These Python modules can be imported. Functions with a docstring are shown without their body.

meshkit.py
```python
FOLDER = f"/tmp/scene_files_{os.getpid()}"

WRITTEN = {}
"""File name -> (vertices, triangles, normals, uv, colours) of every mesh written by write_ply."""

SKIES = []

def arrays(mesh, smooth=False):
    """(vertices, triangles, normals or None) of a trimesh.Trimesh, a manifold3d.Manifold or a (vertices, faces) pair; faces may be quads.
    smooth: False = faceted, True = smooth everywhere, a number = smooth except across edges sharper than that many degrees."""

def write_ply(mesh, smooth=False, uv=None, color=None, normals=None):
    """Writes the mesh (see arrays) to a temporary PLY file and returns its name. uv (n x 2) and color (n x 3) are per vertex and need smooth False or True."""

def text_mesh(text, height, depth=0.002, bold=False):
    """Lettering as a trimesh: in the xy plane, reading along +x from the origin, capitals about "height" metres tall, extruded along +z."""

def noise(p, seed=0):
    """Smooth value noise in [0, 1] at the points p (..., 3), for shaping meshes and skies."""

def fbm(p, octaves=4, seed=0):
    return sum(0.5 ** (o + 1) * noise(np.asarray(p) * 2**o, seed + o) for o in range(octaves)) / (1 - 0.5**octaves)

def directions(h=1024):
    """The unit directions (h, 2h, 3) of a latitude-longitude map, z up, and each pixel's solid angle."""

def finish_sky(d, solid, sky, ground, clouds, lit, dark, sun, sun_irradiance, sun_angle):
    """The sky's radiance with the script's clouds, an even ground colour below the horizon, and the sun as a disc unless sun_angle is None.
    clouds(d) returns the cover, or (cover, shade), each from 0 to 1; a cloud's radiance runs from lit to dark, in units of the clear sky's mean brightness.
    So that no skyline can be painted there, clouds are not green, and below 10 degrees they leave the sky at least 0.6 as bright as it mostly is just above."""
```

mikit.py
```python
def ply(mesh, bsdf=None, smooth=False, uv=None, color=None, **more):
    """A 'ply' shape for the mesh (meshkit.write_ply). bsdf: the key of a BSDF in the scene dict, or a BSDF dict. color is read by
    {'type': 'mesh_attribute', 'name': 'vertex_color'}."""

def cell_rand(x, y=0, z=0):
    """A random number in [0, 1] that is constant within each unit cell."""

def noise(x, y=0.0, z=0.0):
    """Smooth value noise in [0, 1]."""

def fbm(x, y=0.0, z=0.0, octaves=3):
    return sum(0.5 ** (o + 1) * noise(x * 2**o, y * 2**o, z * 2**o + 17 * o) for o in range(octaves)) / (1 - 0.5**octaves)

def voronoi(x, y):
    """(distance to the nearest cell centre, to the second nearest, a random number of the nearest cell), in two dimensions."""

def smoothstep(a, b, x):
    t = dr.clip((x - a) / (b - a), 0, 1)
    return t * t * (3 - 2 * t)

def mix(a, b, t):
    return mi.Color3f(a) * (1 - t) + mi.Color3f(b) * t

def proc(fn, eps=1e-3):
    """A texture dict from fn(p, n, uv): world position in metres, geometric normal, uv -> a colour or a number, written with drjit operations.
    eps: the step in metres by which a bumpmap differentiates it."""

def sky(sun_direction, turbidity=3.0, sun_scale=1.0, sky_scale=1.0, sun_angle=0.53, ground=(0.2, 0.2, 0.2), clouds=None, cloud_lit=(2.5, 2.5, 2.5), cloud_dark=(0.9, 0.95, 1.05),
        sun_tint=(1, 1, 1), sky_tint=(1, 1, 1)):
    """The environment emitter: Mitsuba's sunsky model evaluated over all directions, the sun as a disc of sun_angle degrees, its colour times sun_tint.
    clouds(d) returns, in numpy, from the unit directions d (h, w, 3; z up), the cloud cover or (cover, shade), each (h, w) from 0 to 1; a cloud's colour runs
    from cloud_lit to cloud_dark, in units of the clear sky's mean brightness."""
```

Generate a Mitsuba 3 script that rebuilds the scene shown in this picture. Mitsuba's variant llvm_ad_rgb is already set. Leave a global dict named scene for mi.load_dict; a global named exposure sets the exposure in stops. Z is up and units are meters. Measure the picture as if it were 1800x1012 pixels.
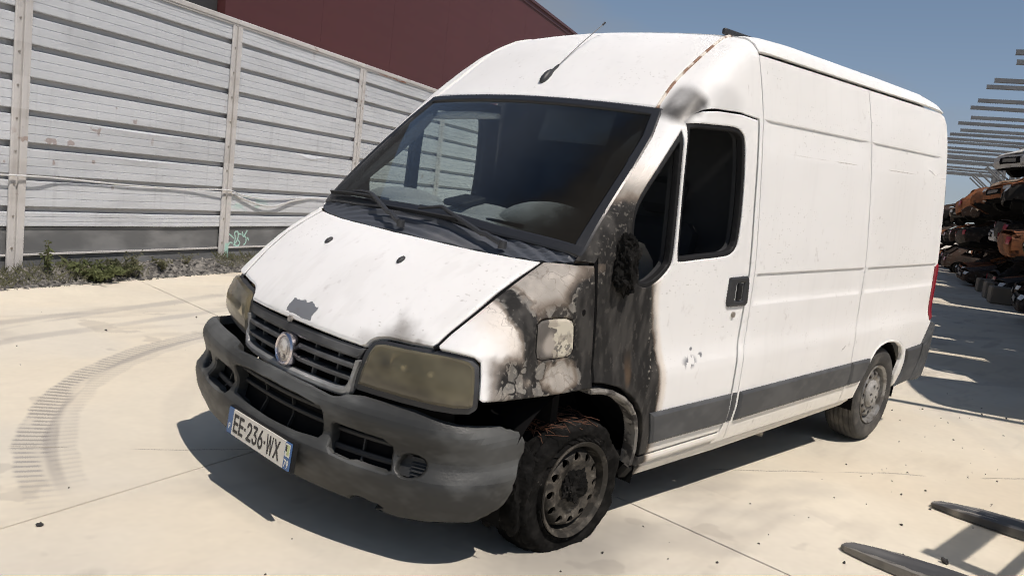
import math, random
import numpy as np, trimesh, shapely, mitsuba as mi, drjit as dr, mikit, meshkit
from shapely.geometry import Polygon, LineString, Point, box as sbox
from mikit import noise, fbm, voronoi, smoothstep, mix, proc
T = mi.ScalarTransform4f
scene, labels = {}, {}
rng = np.random.default_rng(7)

# ---------- camera, light, exposure ----------
# world: x along the van's nose, y to the van's left, z up, metres; the concrete is z = 0
CAM = np.array([2.6528, 3.0472, 1.4456])
CR, CD, CF = np.array([-.701322,.704539,.108503]), np.array([.005518,.157572,-.987492]), np.array([-.712823,-.691951,-.114397])
m = np.eye(4); m[:3, 0], m[:3, 1], m[:3, 2], m[:3, 3] = -CR, -CD, CF, CAM
scene['camera'] = {'type': 'perspective', 'fov': 63.414, 'fov_axis': 'x', 'near_clip': .05, 'far_clip': 2000., 'to_world': T(m)}
SUN = np.array([.07, .505, .88]); SUN /= np.linalg.norm(SUN)
def thin_cloud(d):
    q = d/np.maximum(d[..., 2:3]+.15, .05)
    n = meshkit.fbm(np.stack([q[..., 0]*1.6+3.1, q[..., 1]*1.6, q[..., 2]*0], -1), 5, 4)
    return np.clip((n-.50)*2.0, 0, .45)*np.clip(d[..., 2]*6, 0, 1)
scene['sky'] = mikit.sky(SUN, turbidity=3.2, sun_scale=1.0, sky_scale=.70, sun_tint=(.91, .985, 1.15), sky_tint=(1.05, .97, .92), clouds=thin_cloud, cloud_lit=(1.3, 1.3, 1.32), cloud_dark=(.9, .92, 1.0), ground=(.42, .38, .31))
exposure = 1.55

# ---------- the van stands nose down on a flat front tyre: van coordinates -> world ----------
VA = np.array([[.999387,-.001226,.034979],[0,.999387,.035021],[-.035,-.035,.998774]])
VO, VW = np.array([-3.2,.93,0.]), np.array([-3.2,.93,0.])
def v2w(v): return (np.atleast_2d(v)-VO)@VA.T+VW
def vloc(p):
    """World point -> van coordinates, for textures."""
    d = [p.x-float(VW[0]), p.y-float(VW[1]), p.z-float(VW[2])]
    return [d[0]*float(VA[0, k])+d[1]*float(VA[1, k])+d[2]*float(VA[2, k])+float(VO[k]) for k in range(3)]

# ---------- helpers ----------
def numbered(name):
    if name not in scene and not any(k.startswith(name+'__') for k in scene) and name not in labels: return name
    k = 1
    while any(x == f'{name}_{k:03d}' or x.startswith(f'{name}_{k:03d}__') for x in scene) or f'{name}_{k:03d}' in labels: k += 1
    return f'{name}_{k:03d}'
_count = {}
def fresh(name):
    n = _count.get(name, 0); _count[name] = n+1
    return name if n == 0 else f'{name}_{n:03d}'
def put(name, mesh, bsdf, parent=None, smooth=30, label=None, kind=None, world=None, **kw):
    key = fresh(f'{parent}__{name}' if parent else name)
    if len(mesh.faces) == 0: print('EMPTY', key); return key
    d = mikit.ply(mesh, bsdf, smooth=smooth, **kw)
    if world is not None: d['to_world'] = T(world)
    scene[key] = d
    if label or kind:
        labels.setdefault(key, {})
        if label: labels[key]['label'] = label
        if kind: labels[key]['kind'] = kind
    return key
def reput(name, proto, parent=None, world=None, bsdf=None):
    """Another entry that shares the mesh of an existing one."""
    key = fresh(f'{parent}__{name}' if parent else name)
    d = dict(scene[proto]); d.pop('to_world', None)
    if world is not None: d['to_world'] = T(world)
    if bsdf: d['bsdf'] = {'type': 'ref', 'id': bsdf}
    scene[key] = d
    return key
def thing(name, label, cat, group=None):
    key = fresh(name)
    labels[key] = {'label': label, 'category': cat}
    if group: labels[key]['group'] = group
    return key
def frame(x, y, z):
    M = np.eye(4); M[:3, 0], M[:3, 1], M[:3, 2] = x, y, z
    return M
def mat(R=None, t=(0, 0, 0)):
    M = np.eye(4)
    if R is not None: M[:3, :3] = R
    M[:3, 3] = t
    return M
def rot(axis, deg):
    return trimesh.transformations.rotation_matrix(math.radians(deg), axis)[:3, :3]
def tm(v, f): return trimesh.Trimesh(np.asarray(v, float), np.asarray(f, int), process=False)
def cat(*ms): return trimesh.util.concatenate([x for x in ms if x is not None])
def bx(x0, x1, y0, y1, z0, z1, ch=0):
    """Box, with chamfered edges if ch."""
    if ch <= 0:
        b = trimesh.creation.box((x1-x0, y1-y0, z1-z0)); b.apply_translation(((x0+x1)/2, (y0+y1)/2, (z0+z1)/2)); return b
    pts = []
    for sx in (0, 1):
        for sy in (0, 1):
            for sz in (0, 1):
                c = np.array([(x0, x1)[sx], (y0, y1)[sy], (z0, z1)[sz]]); i = np.array([1-2*sx, 1-2*sy, 1-2*sz])*ch
                for k in range(3):
                    o = i.copy(); o[k] = 0; pts.append(c+o)
    return trimesh.convex.convex_hull(np.array(pts))
def tube(pts, r, n=8, cap=True):
    p = np.asarray(pts, float); r = np.broadcast_to(r, len(p))
    t = np.gradient(p, axis=0); t /= np.linalg.norm(t, axis=1, keepdims=True)+1e-12
    a = np.zeros_like(t); ref = np.array([0, 0, 1.]) if abs(t[0, 2]) < .9 else np.array([1., 0, 0])
    for i in range(len(p)):
        ref = ref-t[i]*(ref@t[i]); ref /= np.linalg.norm(ref); a[i] = ref
    b = np.cross(t, a); w = np.arange(n)*2*np.pi/n
    v = (p[:, None]+r[:, None, None]*(np.cos(w)[None, :, None]*a[:, None]+np.sin(w)[None, :, None]*b[:, None])).reshape(-1, 3)
    f = []
    for i in range(len(p)-1):
        for j in range(n):
            k = (j+1) % n; q = [i*n+j, i*n+k, (i+1)*n+k, (i+1)*n+j]; f += [[q[0], q[1], q[2]], [q[0], q[2], q[3]]]
    if cap:
        f += [[0, j+1, j] for j in range(1, n-1)]; o = (len(p)-1)*n; f += [[o, o+j, o+j+1] for j in range(1, n-1)]
    return tm(v, f)
def lathe(prof, n=48, close=False):
    """Profile (r, h) turned about z."""
    prof = np.array(prof, float); k = len(prof); w = np.arange(n)*2*np.pi/n
    v = np.stack([prof[None, :, 0]*np.cos(w)[:, None], prof[None, :, 0]*np.sin(w)[:, None], np.broadcast_to(prof[None, :, 1], (n, k))], -1).reshape(-1, 3)
    f = []
    for i in range(n):
        j = (i+1) % n
        for s in range(k if close else k-1):
            u = (s+1) % k; f += [[i*k+s, j*k+s, j*k+u], [i*k+s, j*k+u, i*k+u]]
    return tm(v, f)
def grid2d(poly, hx, hy, xs=(), ys=()):
    """Triangles of a shapely polygon cut along a grid (plus the lines xs, ys): points (n, 2) and faces."""
    x0, y0, x1, y1 = poly.bounds
    def lines(a, b, h, extra):
        l = list(np.linspace(a, b, max(2, int(math.ceil((b-a)/h))+1)))
        ex = [e for e in extra if a < e < b]
        l = [q for q in l if all(abs(q-e) > h*.25 for e in ex)]+ex
        return np.array(sorted(set(l)))
    X, Y = lines(x0, x1, hx, xs), lines(y0, y1, hy, ys)
    if X[0] > x0: X = np.r_[x0, X]
    if X[-1] < x1: X = np.r_[X, x1]
    if Y[0] > y0: Y = np.r_[y0, Y]
    if Y[-1] < y1: Y = np.r_[Y, y1]
    I, J = np.meshgrid(np.arange(len(X)-1), np.arange(len(Y)-1), indexing='ij'); I, J = I.ravel(), J.ravel()
    cells = shapely.box(X[I], Y[J], X[I+1], Y[J+1])
    shapely.prepare(poly)
    full = shapely.contains_properly(poly, cells); part = shapely.intersects(poly, cells) & ~full
    V, idx, Fc = [], {}, []
    def vid(x, y):
        k = (round(x, 6), round(y, 6))
        if k not in idx: idx[k] = len(V); V.append((x, y))
        return idx[k]
    for c in np.where(full)[0]:
        i, j = I[c], J[c]; a, b, d, e = vid(X[i], Y[j]), vid(X[i+1], Y[j]), vid(X[i+1], Y[j+1]), vid(X[i], Y[j+1])
        Fc += [(a, b, d), (a, d, e)]
    for c in np.where(part)[0]:
        g = shapely.intersection(poly, cells[c])
        for q in getattr(g, 'geoms', [g]):
            if q.geom_type != 'Polygon' or q.area < 1e-9: continue
            vv, ff = trimesh.creation.triangulate_polygon(q, engine='earcut')
            ids = [vid(*p) for p in vv]
            for t in ff:
                a, b, d = ids[t[0]], ids[t[1]], ids[t[2]]
                if a == b or b == d or a == d: continue
                A2 = (V[b][0]-V[a][0])*(V[d][1]-V[a][1])-(V[d][0]-V[a][0])*(V[b][1]-V[a][1])
                if abs(A2) < 1e-10: continue
                Fc.append((a, b, d) if A2 > 0 else (a, d, b))
    return np.array(V), np.array(Fc, int)
def spline(pts, n=8, closed=False):
    """Catmull-Rom through the points."""
    P = np.array(pts, float)
    P = np.vstack([P[-1:], P, P[:2]]) if closed else np.vstack([2*P[:1]-P[1:2], P, 2*P[-1:]-P[-2:-1]])
    out = []
    for i in range(1, len(P)-2):
        a, b, c, d = P[i-1], P[i], P[i+1], P[i+2]
        for t in np.arange(n)/n:
            out.append(.5*(2*b+(c-a)*t+(2*a-5*b+4*c-d)*t*t+(3*b-a-3*c+d)*t**3))
    if not closed: out.append(P[-2])
    return np.array(out)
# ---------- van shape: one implicit surface in van coordinates (x forward, y left, z up) ----------
def pchip(xs, ys):
    from scipy.interpolate import PchipInterpolator
    xs, ys = np.array(xs, float), np.array(ys, float)
    p = PchipInterpolator(xs, ys)
    return lambda t: p(np.clip(t, xs[0], xs[-1]))

PROF_FRONT = [(.775,.34),(.81,.50),(.825,.70),(.812,.80),(.805,.88),(.792,.925),(.760,.975),(.70,1.037),(.60,1.128),(.50,1.207),(.40,1.266),(.30,1.315)]
PROF = np.array(PROF_FRONT + [(.24,1.348),(-.09,1.668),(-.426,1.992),(-.50,2.058),(-.62,2.165),(-.75,2.272),(-.86,2.340),(-.95,2.382),(-1.05,2.408),(-1.2,2.424),(-1.5,2.436),(-2.0,2.440),(-2.6,2.444),(-3.4,2.440),(-3.70,2.42),(-3.83,2.39),(-3.92,2.30),(-3.95,1.9),(-4.0,1.5),(-4.05,1.2),(-4.05,.30),(-2.0,.26),(.5,.30)])
YZ = pchip([.22,.30,.40,.52,.66,.80,.845,.90,1.0,1.25,1.6,2.0,2.3,2.5], [.925,.945,.965,.980,.990,.993,.988,.974,.972,.970,.955,.922,.868,.82])
XSH = pchip([.2,.45,.9,1.0,1.3,1.36,2.0,2.1,2.45], [.27,.27,.17,.16,.17,.15,.12,.13,.20])      # how far the nose and windscreen sweep back with y*y, by height
XFADE = pchip([-2.2,-1.2,-.9], [0,.6,1])
ZCR = pchip([-4.2,-1.2,-.8,-.4,.0,.3,.7], [.085,.05,.03,.02,.01,.03,.04])
RAD = pchip([-4.2,-1.4,-1.0,-.5,-.1,.15,.35,.7,.9], [.07,.07,.085,.085,.08,.10,.125,.12,.12])

def poly_sdf(px, pz, P):
    d = np.full(px.shape, 1e9); inside = np.zeros(px.shape, bool)
    n = len(P)
    for i in range(n):
        ax, az = P[i]; bx, bz = P[(i+1) % n]
        ex, ez = bx-ax, bz-az
        t = np.clip(((px-ax)*ex+(pz-az)*ez)/(ex*ex+ez*ez), 0, 1)
        d = np.minimum(d, (px-ax-t*ex)**2+(pz-az-t*ez)**2)
        c = (az > pz) != (bz > pz)
        inside ^= c & (px < ex*(pz-az)/(ez if ez else 1e-12)+ax)
    d = np.sqrt(d)
    return np.where(inside, -d, d)

def smax(a, b, r):
    u, v = np.maximum(a+r, 0), np.maximum(b+r, 0)
    return np.minimum(np.maximum(a, b), -r)+np.sqrt(u*u+v*v)

def smooth_poly(P, k=3):
    P = np.array(P, float)
    return P

def sst(a, b, x):
    t = np.clip((x-a)/(b-a), 0, 1); return t*t*(3-2*t)

def narrow(x):          # plan taper of the flanks towards the nose and, slightly, the tail
    return -.040*sst(.0, .85, x)-.012*sst(-3.2, -4.2, x)

def side_y(x, z):
    return YZ(z)+narrow(x)

def F(p):
    x, y, z = p[..., 0], np.abs(p[..., 1]), p[..., 2]
    s = (y-side_y(x, z))
    yy = y*y
    q = poly_sdf(x+XSH(z)*XFADE(x)*yy, z+ZCR(x)*yy, PROF)
    return smax(s, q, RAD(x))

def hit(o, d, t0, t1, fn=F, n=60):
    """First root of fn along o + t d, t from t0 (outside) to t1, row by row; nan where there is none."""
    o, d = np.atleast_2d(o).astype(float), np.atleast_2d(d).astype(float)
    o, d = np.broadcast_arrays(o, d)
    t0 = np.broadcast_to(t0, len(o)).astype(float); t1 = np.broadcast_to(t1, len(o)).astype(float)
    a = t0.copy(); fa = fn(o+a[:, None]*d); found = np.zeros(len(o), bool); lo = a.copy(); hi = a.copy()
    for k in range(1, n+1):
        b = t0+(t1-t0)*k/n
        fb = fn(o+b[:, None]*d)
        new = ~found & (fa > 0) & (fb <= 0)
        lo = np.where(new, a, lo); hi = np.where(new, b, hi); found |= new
        a, fa = b, fb
    for _ in range(26):
        m = (lo+hi)/2; fm = fn(o+m[:, None]*d)
        lo = np.where(fm > 0, m, lo); hi = np.where(fm > 0, hi, m)
    return np.where(found[:, None], o+hi[:, None]*d, np.nan)

def on_side(xz, sgn=1, fn=F):
    xz = np.asarray(xz, float)
    o = np.c_[xz[:, 0], np.full(len(xz), 1.3*sgn), xz[:, 1]]
    return hit(o, [0, -sgn, 0], 0, 1.3, fn, 40)
BPROF = np.array([(.79,.265),(.855,.275),(.885,.33),(.905,.40),(.914,.46),(.908,.500),(.886,.528),(.868,.560),(.872,.595),(.888,.640),(.886,.68),(.866,.715),(.830,.742),(.70,.75),(.2,.75),(.2,.26),(.6,.26)])
BSIDE = pchip([.25,.32,.42,.50,.535,.57,.62,.69,.76], [.93,.965,.996,1.0,.982,.970,.973,.97,.945])
def FB(p):
    """The front bumper, knocked a little askew: its burnt corner sits farther back."""
    x, y, z = p[..., 0], p[..., 1], p[..., 2]
    q = poly_sdf(x+np.where(y > 0, .275, .145)*y*y+.02*y**4, z, BPROF)
    return smax(np.abs(y)-BSIDE(z)+np.where(y > 0, .025, 0), q, np.where(y > 0, .16, .05))
# ---------- panels: outlines in a view, projected onto an implicit surface ----------
class View:
    def __init__(s, d, e1, e2, depth=(-3, 3)):
        s.d, e1, e2 = (np.array(a, float)/np.linalg.norm(a) for a in (d, e1, e2)); s.depth = depth
        e1 = e1-s.d*(e1@s.d); s.e1 = e1/np.linalg.norm(e1); e2 = e2-s.d*(e2@s.d)-s.e1*(e2@s.e1); s.e2 = e2/np.linalg.norm(e2)
    def to2(s, p): p = np.asarray(p, float); return np.stack([p@s.e1, p@s.e2], -1)
    def ray(s, q):
        n = np.cross(s.e1, s.e2); G = np.array([s.e1, s.e2, n])
        b = np.linalg.solve(G, np.c_[q, np.zeros(len(q))].T).T
        return b+s.d*s.depth[0]
    def cast(s, q, fn, n=140):
        return hit(s.ray(np.asarray(q, float)), s.d, 0, s.depth[1]-s.depth[0], fn, n)
LEFT = View((0,-1,0), (1,0,0), (0,0,1), (-1.3, 0)); RIGHT = View((0,1,0), (1,0,0), (0,0,1), (-1.3, 0))
FRONT = View((-1,0,0), (0,1,0), (0,0,1), (-1.2, 1.0))
SLANT = View((-1,0,-1), (0,1,0), (-1,0,1), (-3.2, 0))
DIAGL = View((-.55,-.72,-.42), (-.72,.55,0), (0,0,1), (-3.2, 0)); DIAGR = View((-.55,.72,-.42), (-.72,-.55,0), (0,0,1), (-3.2, 0))
REAR = View((1,0,0), (0,-1,0), (0,0,1), (-4.6, -2.0))
MIRROR = {id(LEFT): RIGHT, id(DIAGL): DIAGR}
def grad(fn, p, e=1.5e-3):
    g = np.stack([fn(p+np.eye(3)[k]*e)-fn(p-np.eye(3)[k]*e) for k in range(3)], -1)
    return g/(np.linalg.norm(g, axis=-1, keepdims=True)+1e-12)
def borders(f):
    e = np.vstack([f[:, [0, 1]], f[:, [1, 2]], f[:, [2, 0]]]); k = {tuple(x) for x in e.tolist()}
    return np.array([x for x in e.tolist() if (x[1], x[0]) not in k], int).reshape(-1, 2)
def panel(view, poly, fn, step=.05, lift=0., bevel=0., drop=0., flange=.016, xs=(), ys=(), relief=None, step2=None, back=False):
    """Mesh of the polygon on the surface fn = 0 seen along the view, lifted along the normal by lift, its border falling by drop over
    a width bevel, with a flange turned inwards; relief(points) adds to the lift."""
    poly = poly.buffer(0)
    parts = []
    if bevel > 0:
        inner = poly.buffer(-bevel)
        V, f = grid2d(inner, step, step2 or step, xs, ys)
        ring = poly.difference(inner); V2, f2 = grid2d(ring, step, step2 or step, xs, ys)
        idx = {(round(a, 5), round(b, 5)): i for i, (a, b) in enumerate(V)}; mp = []; V = list(map(tuple, V))
        for a, b in V2:
            k = (round(a, 5), round(b, 5))
            if k not in idx: idx[k] = len(V); V.append((a, b))
            mp.append(idx[k])
        V = np.array(V); f = np.vstack([f, np.array(mp)[f2]])
        edge = shapely.distance(poly.boundary, shapely.points(V)) < bevel*.5
    else:
        V, f = grid2d(poly, step, step2 or step, xs, ys); edge = np.zeros(len(V), bool)
    p = view.cast(V, fn)
    bad = np.isnan(p[:, 0])
    if bad.any():
        f = f[~bad[f].any(1)]
    used = np.unique(f); remap = -np.ones(len(V), int); remap[used] = np.arange(len(used)); f = remap[f]; p, edge = p[used], edge[used]
    nrm = grad(fn, p)
    h = np.full(len(p), lift)-edge*drop
    if relief is not None: h = h+relief(p)
    q = p+nrm*h[:, None]
    c = np.cross(q[f[:, 1]]-q[f[:, 0]], q[f[:, 2]]-q[f[:, 0]])
    flip = (c*nrm[f[:, 0]]).sum(1).sum() < 0
    if flip: f = f[:, ::-1]
    b = borders(f)
    if flange > 0 and len(b):
        ids = np.unique(b); mp = -np.ones(len(q), int); mp[ids] = len(q)+np.arange(len(ids))
        q = np.vstack([q, q[ids]-nrm[ids]*flange])
        f = np.vstack([f, np.c_[b[:, 1], b[:, 0], mp[b[:, 0]]], np.c_[b[:, 1], mp[b[:, 0]], mp[b[:, 1]]]])
    return tm(q, f)
def P3(view, pts): return Polygon(view.to2(np.array(pts)))
def mirror(pts): return [(a[0], -a[1])+tuple(a[2:]) if len(a) == 3 else a for a in pts]
VM = mat(VA, VW-VA@VO)
def vput(name, mesh, bsdf, parent, **kw):
    return put(name, mesh, bsdf, parent, world=VM, **kw)
# ---------- materials ----------
def pr(color, rough=.5, **kw):
    c = color if isinstance(color, dict) else {'type': 'rgb', 'value': list(color)}
    return {'type': 'principled', 'base_color': c, 'roughness': rough, **kw}
def two(b): return {'type': 'twosided', 'bsdf': b}
def bump(b, fn, scale, eps=2e-3): return {'type': 'bumpmap', 'arbitrary': proc(fn, eps), 'scale': scale, 'bsdf': b}
def sm(a, b, x): return smoothstep(a, b, x)
def spot(x, z, cx, cz, rx, rz, soft=.35):
    d = dr.sqrt(dr.square((x-cx)/rx)+dr.square((z-cz)/rz)); return 1-sm(1-soft, 1+soft, d)

def line_d(x, y, ax, ay, bx_, by):
    l = math.hypot(bx_-ax, by-ay); ux, uy = (bx_-ax)/l, (by-ay)/l
    return dr.abs((x-ax)*(-uy)+(y-ay)*ux), (x-ax)*ux+(y-ay)*uy, l
def burn(p):
    """(van coordinates, char 0-1, scorch 0-1, smoke 0-1, noises) of the burnt near front corner of the bodywork."""
    x, y, z = vloc(p)
    ye = .8015-.03*dr.clip((x-.18)/.32, -.2, 1)-.032*sm(.49, .645, x)          # the line where bonnet and wing meet
    left = dr.select((z > 1.322) | (x < .1), sm(.28, .5, y), sm(ye-.002, ye+.002, y))
    w1 = fbm(x*9+3, z*9, y*9, 4)-.5; w2 = fbm(x*38, z*30, y*30, 3)-.5; w3 = fbm(x*70, z*14, 7.7, 3)-.5
    xx, zz = x+.06*w1+.03*w2, z+.06*w1+.03*w2
    seam = 1-sm(.115, .265, xx+.07*sm(1.18, 1.30, z)-.03*sm(.95, .85, z))           # beside the door
    band = 1-sm(.014, .072, dr.abs(xx-.365-.14*(z-1.02))+.02*w3)
    band = band*sm(.80, .9, zz)*(1-sm(1.20, 1.27, zz))
    low = (1-sm(.90, 1.06, zz+.2*w1))*(1-sm(.47, .61, xx))
    lip = (1-sm(.828, .86, zz))*(1-sm(.25, .55, xx))
    flapz = spot(xx, zz, .22, 1.03, .19, .15, .3)
    c_f = dr.maximum(dr.maximum(seam*(1-.42*sm(1.20, 1.30, z)), band*.95), dr.maximum(low*(.74+.9*w1), dr.maximum(lip*.8, flapz*.60)))
    pale = spot(xx, zz, .195, .880, .085, .066, .5)
    c_f = c_f*(1-.97*pale)
    xe = -.350-.125*sm(1.22, .70, z)+.012*w1
    edge_d = sm(.036-.9*(z-1.345)-.26, .036-.9*(z-1.345)-.12, x)
    door = sm(xe-.022, xe+.034, x+.014*w3)*(1-sm(1.48, 1.66, zz+.25*w1))*dr.select(z > 1.3, edge_d, 1)
    pil = (1-sm(1.50, 1.66, zz+.12*w1))*edge_d
    fen = (x > -.006) & (z < 1.318)
    char = dr.select(fen, c_f, dr.select((x > -.006) | (z > 1.318), dr.maximum(pil, door*dr.select(x < -.006, 1., 0.)), door))
    fade_d = sm(xe-.085, xe+.02, x)*(1-sm(1.22, 1.36, z+.05*w1))
    fade_f = (1-sm(.30, .64, xx+.12*w1))*.85
    fade_p = (1-sm(1.56, 1.82, z+.08*w1))*edge_d
    scorch = dr.select(fen, fade_f, dr.maximum(fade_d, fade_p*sm(1.25, 1.4, z)))
    side = sm(.74, .80, y)
    q = x+.05*w1; r = z+.035*w1
    su, sn = -.872*(q+.47)+.489*(r-1.945), .489*(q+.47)+.872*(r-1.945)          # a tongue of soot along the top of the door
    smoke = sm(-.05, .02, su)*(1-sm(.17, .26, su))*sm(-.06, -.015, sn)*(1-sm(.0, .055+.05*sm(.0, .2, su), sn))
    smoke = dr.maximum(smoke, .20*spot(q, r, -.80, 2.045, .14, .065, .5))*side*dr.select(z > 1.9, 1., 0.)
    smoke = dr.maximum(smoke, .45*fade_d*(1-door)*sm(xe-.06, xe, x))
    return x, y, z, char*left, scorch*left, smoke, w1, w2, w3

def paint_color(p, n, uv):
    x, y, z, char, scorch, smoke, w1, w2, w3 = burn(p)
    big = fbm(x*1.3, y*1.3, z*1.3, 3)
    white = mix((.785, .79, .79), (.74, .742, .735), sm(.35, .75, big))
    streak = fbm(x*26, y*26, z*1.2, 3)
    white = white*(1-.022*sm(.5, .8, streak))
    low = (1-sm(.36, .60, z+.12*(streak-.5)))
    white = mix(white, (.58, .545, .47), low*.6)
    speck = sm(.84, .88, noise(x*95, y*95, z*95))*sm(.50, .68, fbm(x*4, y*4, z*4+9, 2))
    white = mix(white, (.30, .29, .27), speck*.4)
    flank = sm(.9, .93, y)*sm(-1.15, -1.25, x)
    scuff = sm(.0035, .0012, dr.abs(z-1.853-.002*w2))*sm(.48, .66, fbm(x*2.3, z, 3, 3))*flank
    white = mix(white, (.34, .32, .29), scuff*.7)
    d_, s_, l_ = line_d(x, z, -2.40, .735, -2.46, .765); white = mix(white, (.25, .24, .23), (1-sm(.0015, .004, d_+.004*w2))*sm(0, .01, s_)*sm(l_, l_-.01, s_)*sm(.9, .93, y))
    # a fold line pressed into the far side of the bonnet holds dust; soot drifted over its near front corner
    hoodsoot = spot(x+.12*w1, y+.12*w1, .69, .60, .05, .10, .9)*sm(.92, .96, z)
    hoodsoot = dr.maximum(hoodsoot, .45*spot(x+.1*w1, y+.1*w1, .745, .44, .03, .05, .9)*sm(.9, .94, z))
    hoodsoot = dr.maximum(hoodsoot, .9*spot(x+.05*w1, y+.05*w1, .665, .655, .016, .03, .6)*sm(.92, .96, z))
    white = mix(white, (.17, .155, .14), hoodsoot*.75)
    grime = sm(.56, .72, fbm(x*5+2*y, y*11, z*2, 4))*sm(1.32, 1.25, z)*sm(.1, .3, x); white = mix(white, (.50, .49, .47), grime*.13)
    # chips down to the grey primer: a bare patch on the bonnet, a scrape on the door
    e = .024*w2
    peel = (1-sm(.094+e, .097+e, dr.abs(y+.005+.08*(z-.98))))*sm(.944+.5*e, .946+.5*e, z+.03*y)*(1-sm(1.006+e, 1.008+e, z+.012*dr.abs(y)*8))*sm(.3, .4, x)
    white = mix(white, (.165, .175, .195), peel)
    s = fbm(x*60, z*34, 2.0, 2)
    scr = spot(x, z, -.70, .845, .05, .026, .6)*sm(.50, .54, s)
    scr = dr.maximum(scr, spot(x, z, -.79, .870, .018, .012, .4)*sm(.52, .56, s))
    scr = dr.maximum(scr, spot(x, z, -.71, .905, .012, .008, .3))*sm(.5, .6, y)
    white = mix(white, (.19, .20, .22), scr)
    white = mix(white, (.05, .048, .046), dr.clip(smoke, 0, 1)*.96)
    # scorched: cream, then brown, then charred grey with paler flakes
    beige = mix((.66, .60, .535), (.27, .248, .22), sm(.50, .92, scorch+w1*.8))
    col = mix(white, beige, sm(.05, .55, scorch)*(.75+.2*sm(.6, .9, scorch)))
    d1, d2, rid = voronoi(x*21+w1*3+w2+8, z*17+w1*3)
    edge = 1-sm(.02, .10, d2-d1)
    d3, d4, rid2 = voronoi(x*48+w1*3, z*48)
    crack = 1-sm(.015, .07, d4-d3)
    inf = sm(-.006, .002, x)*(1-sm(1.31, 1.33, z))
    zone = sm(.35, .6, scorch)*inf
    col = mix(col, (.13, .115, .10), edge*zone*.5*sm(.40, .60, fbm(x*7, z*7, 3.3, 2)))
    col = mix(col, (.22, .19, .165), crack*zone*.28*sm(.42, .6, fbm(x*6+4, z*6, 1.3, 2)))
    f = fbm(x*55, y*30, z*24, 3); g = fbm(x*22+5, y*22, z*6, 3)
    dark = mix((.014, .0138, .0138), (.044, .042, .040), sm(.38, .70, g))
    dark = mix(dark, (.12, .11, .10), sm(.60, .74, f)*.22)
    dark = mix(dark, (.17, .11, .065), sm(.58, .74, fbm(x*9, z*3, 1.1, 2))*sm(.98, .76, z)*sm(-.02, -.06, x)*.6)
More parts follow.
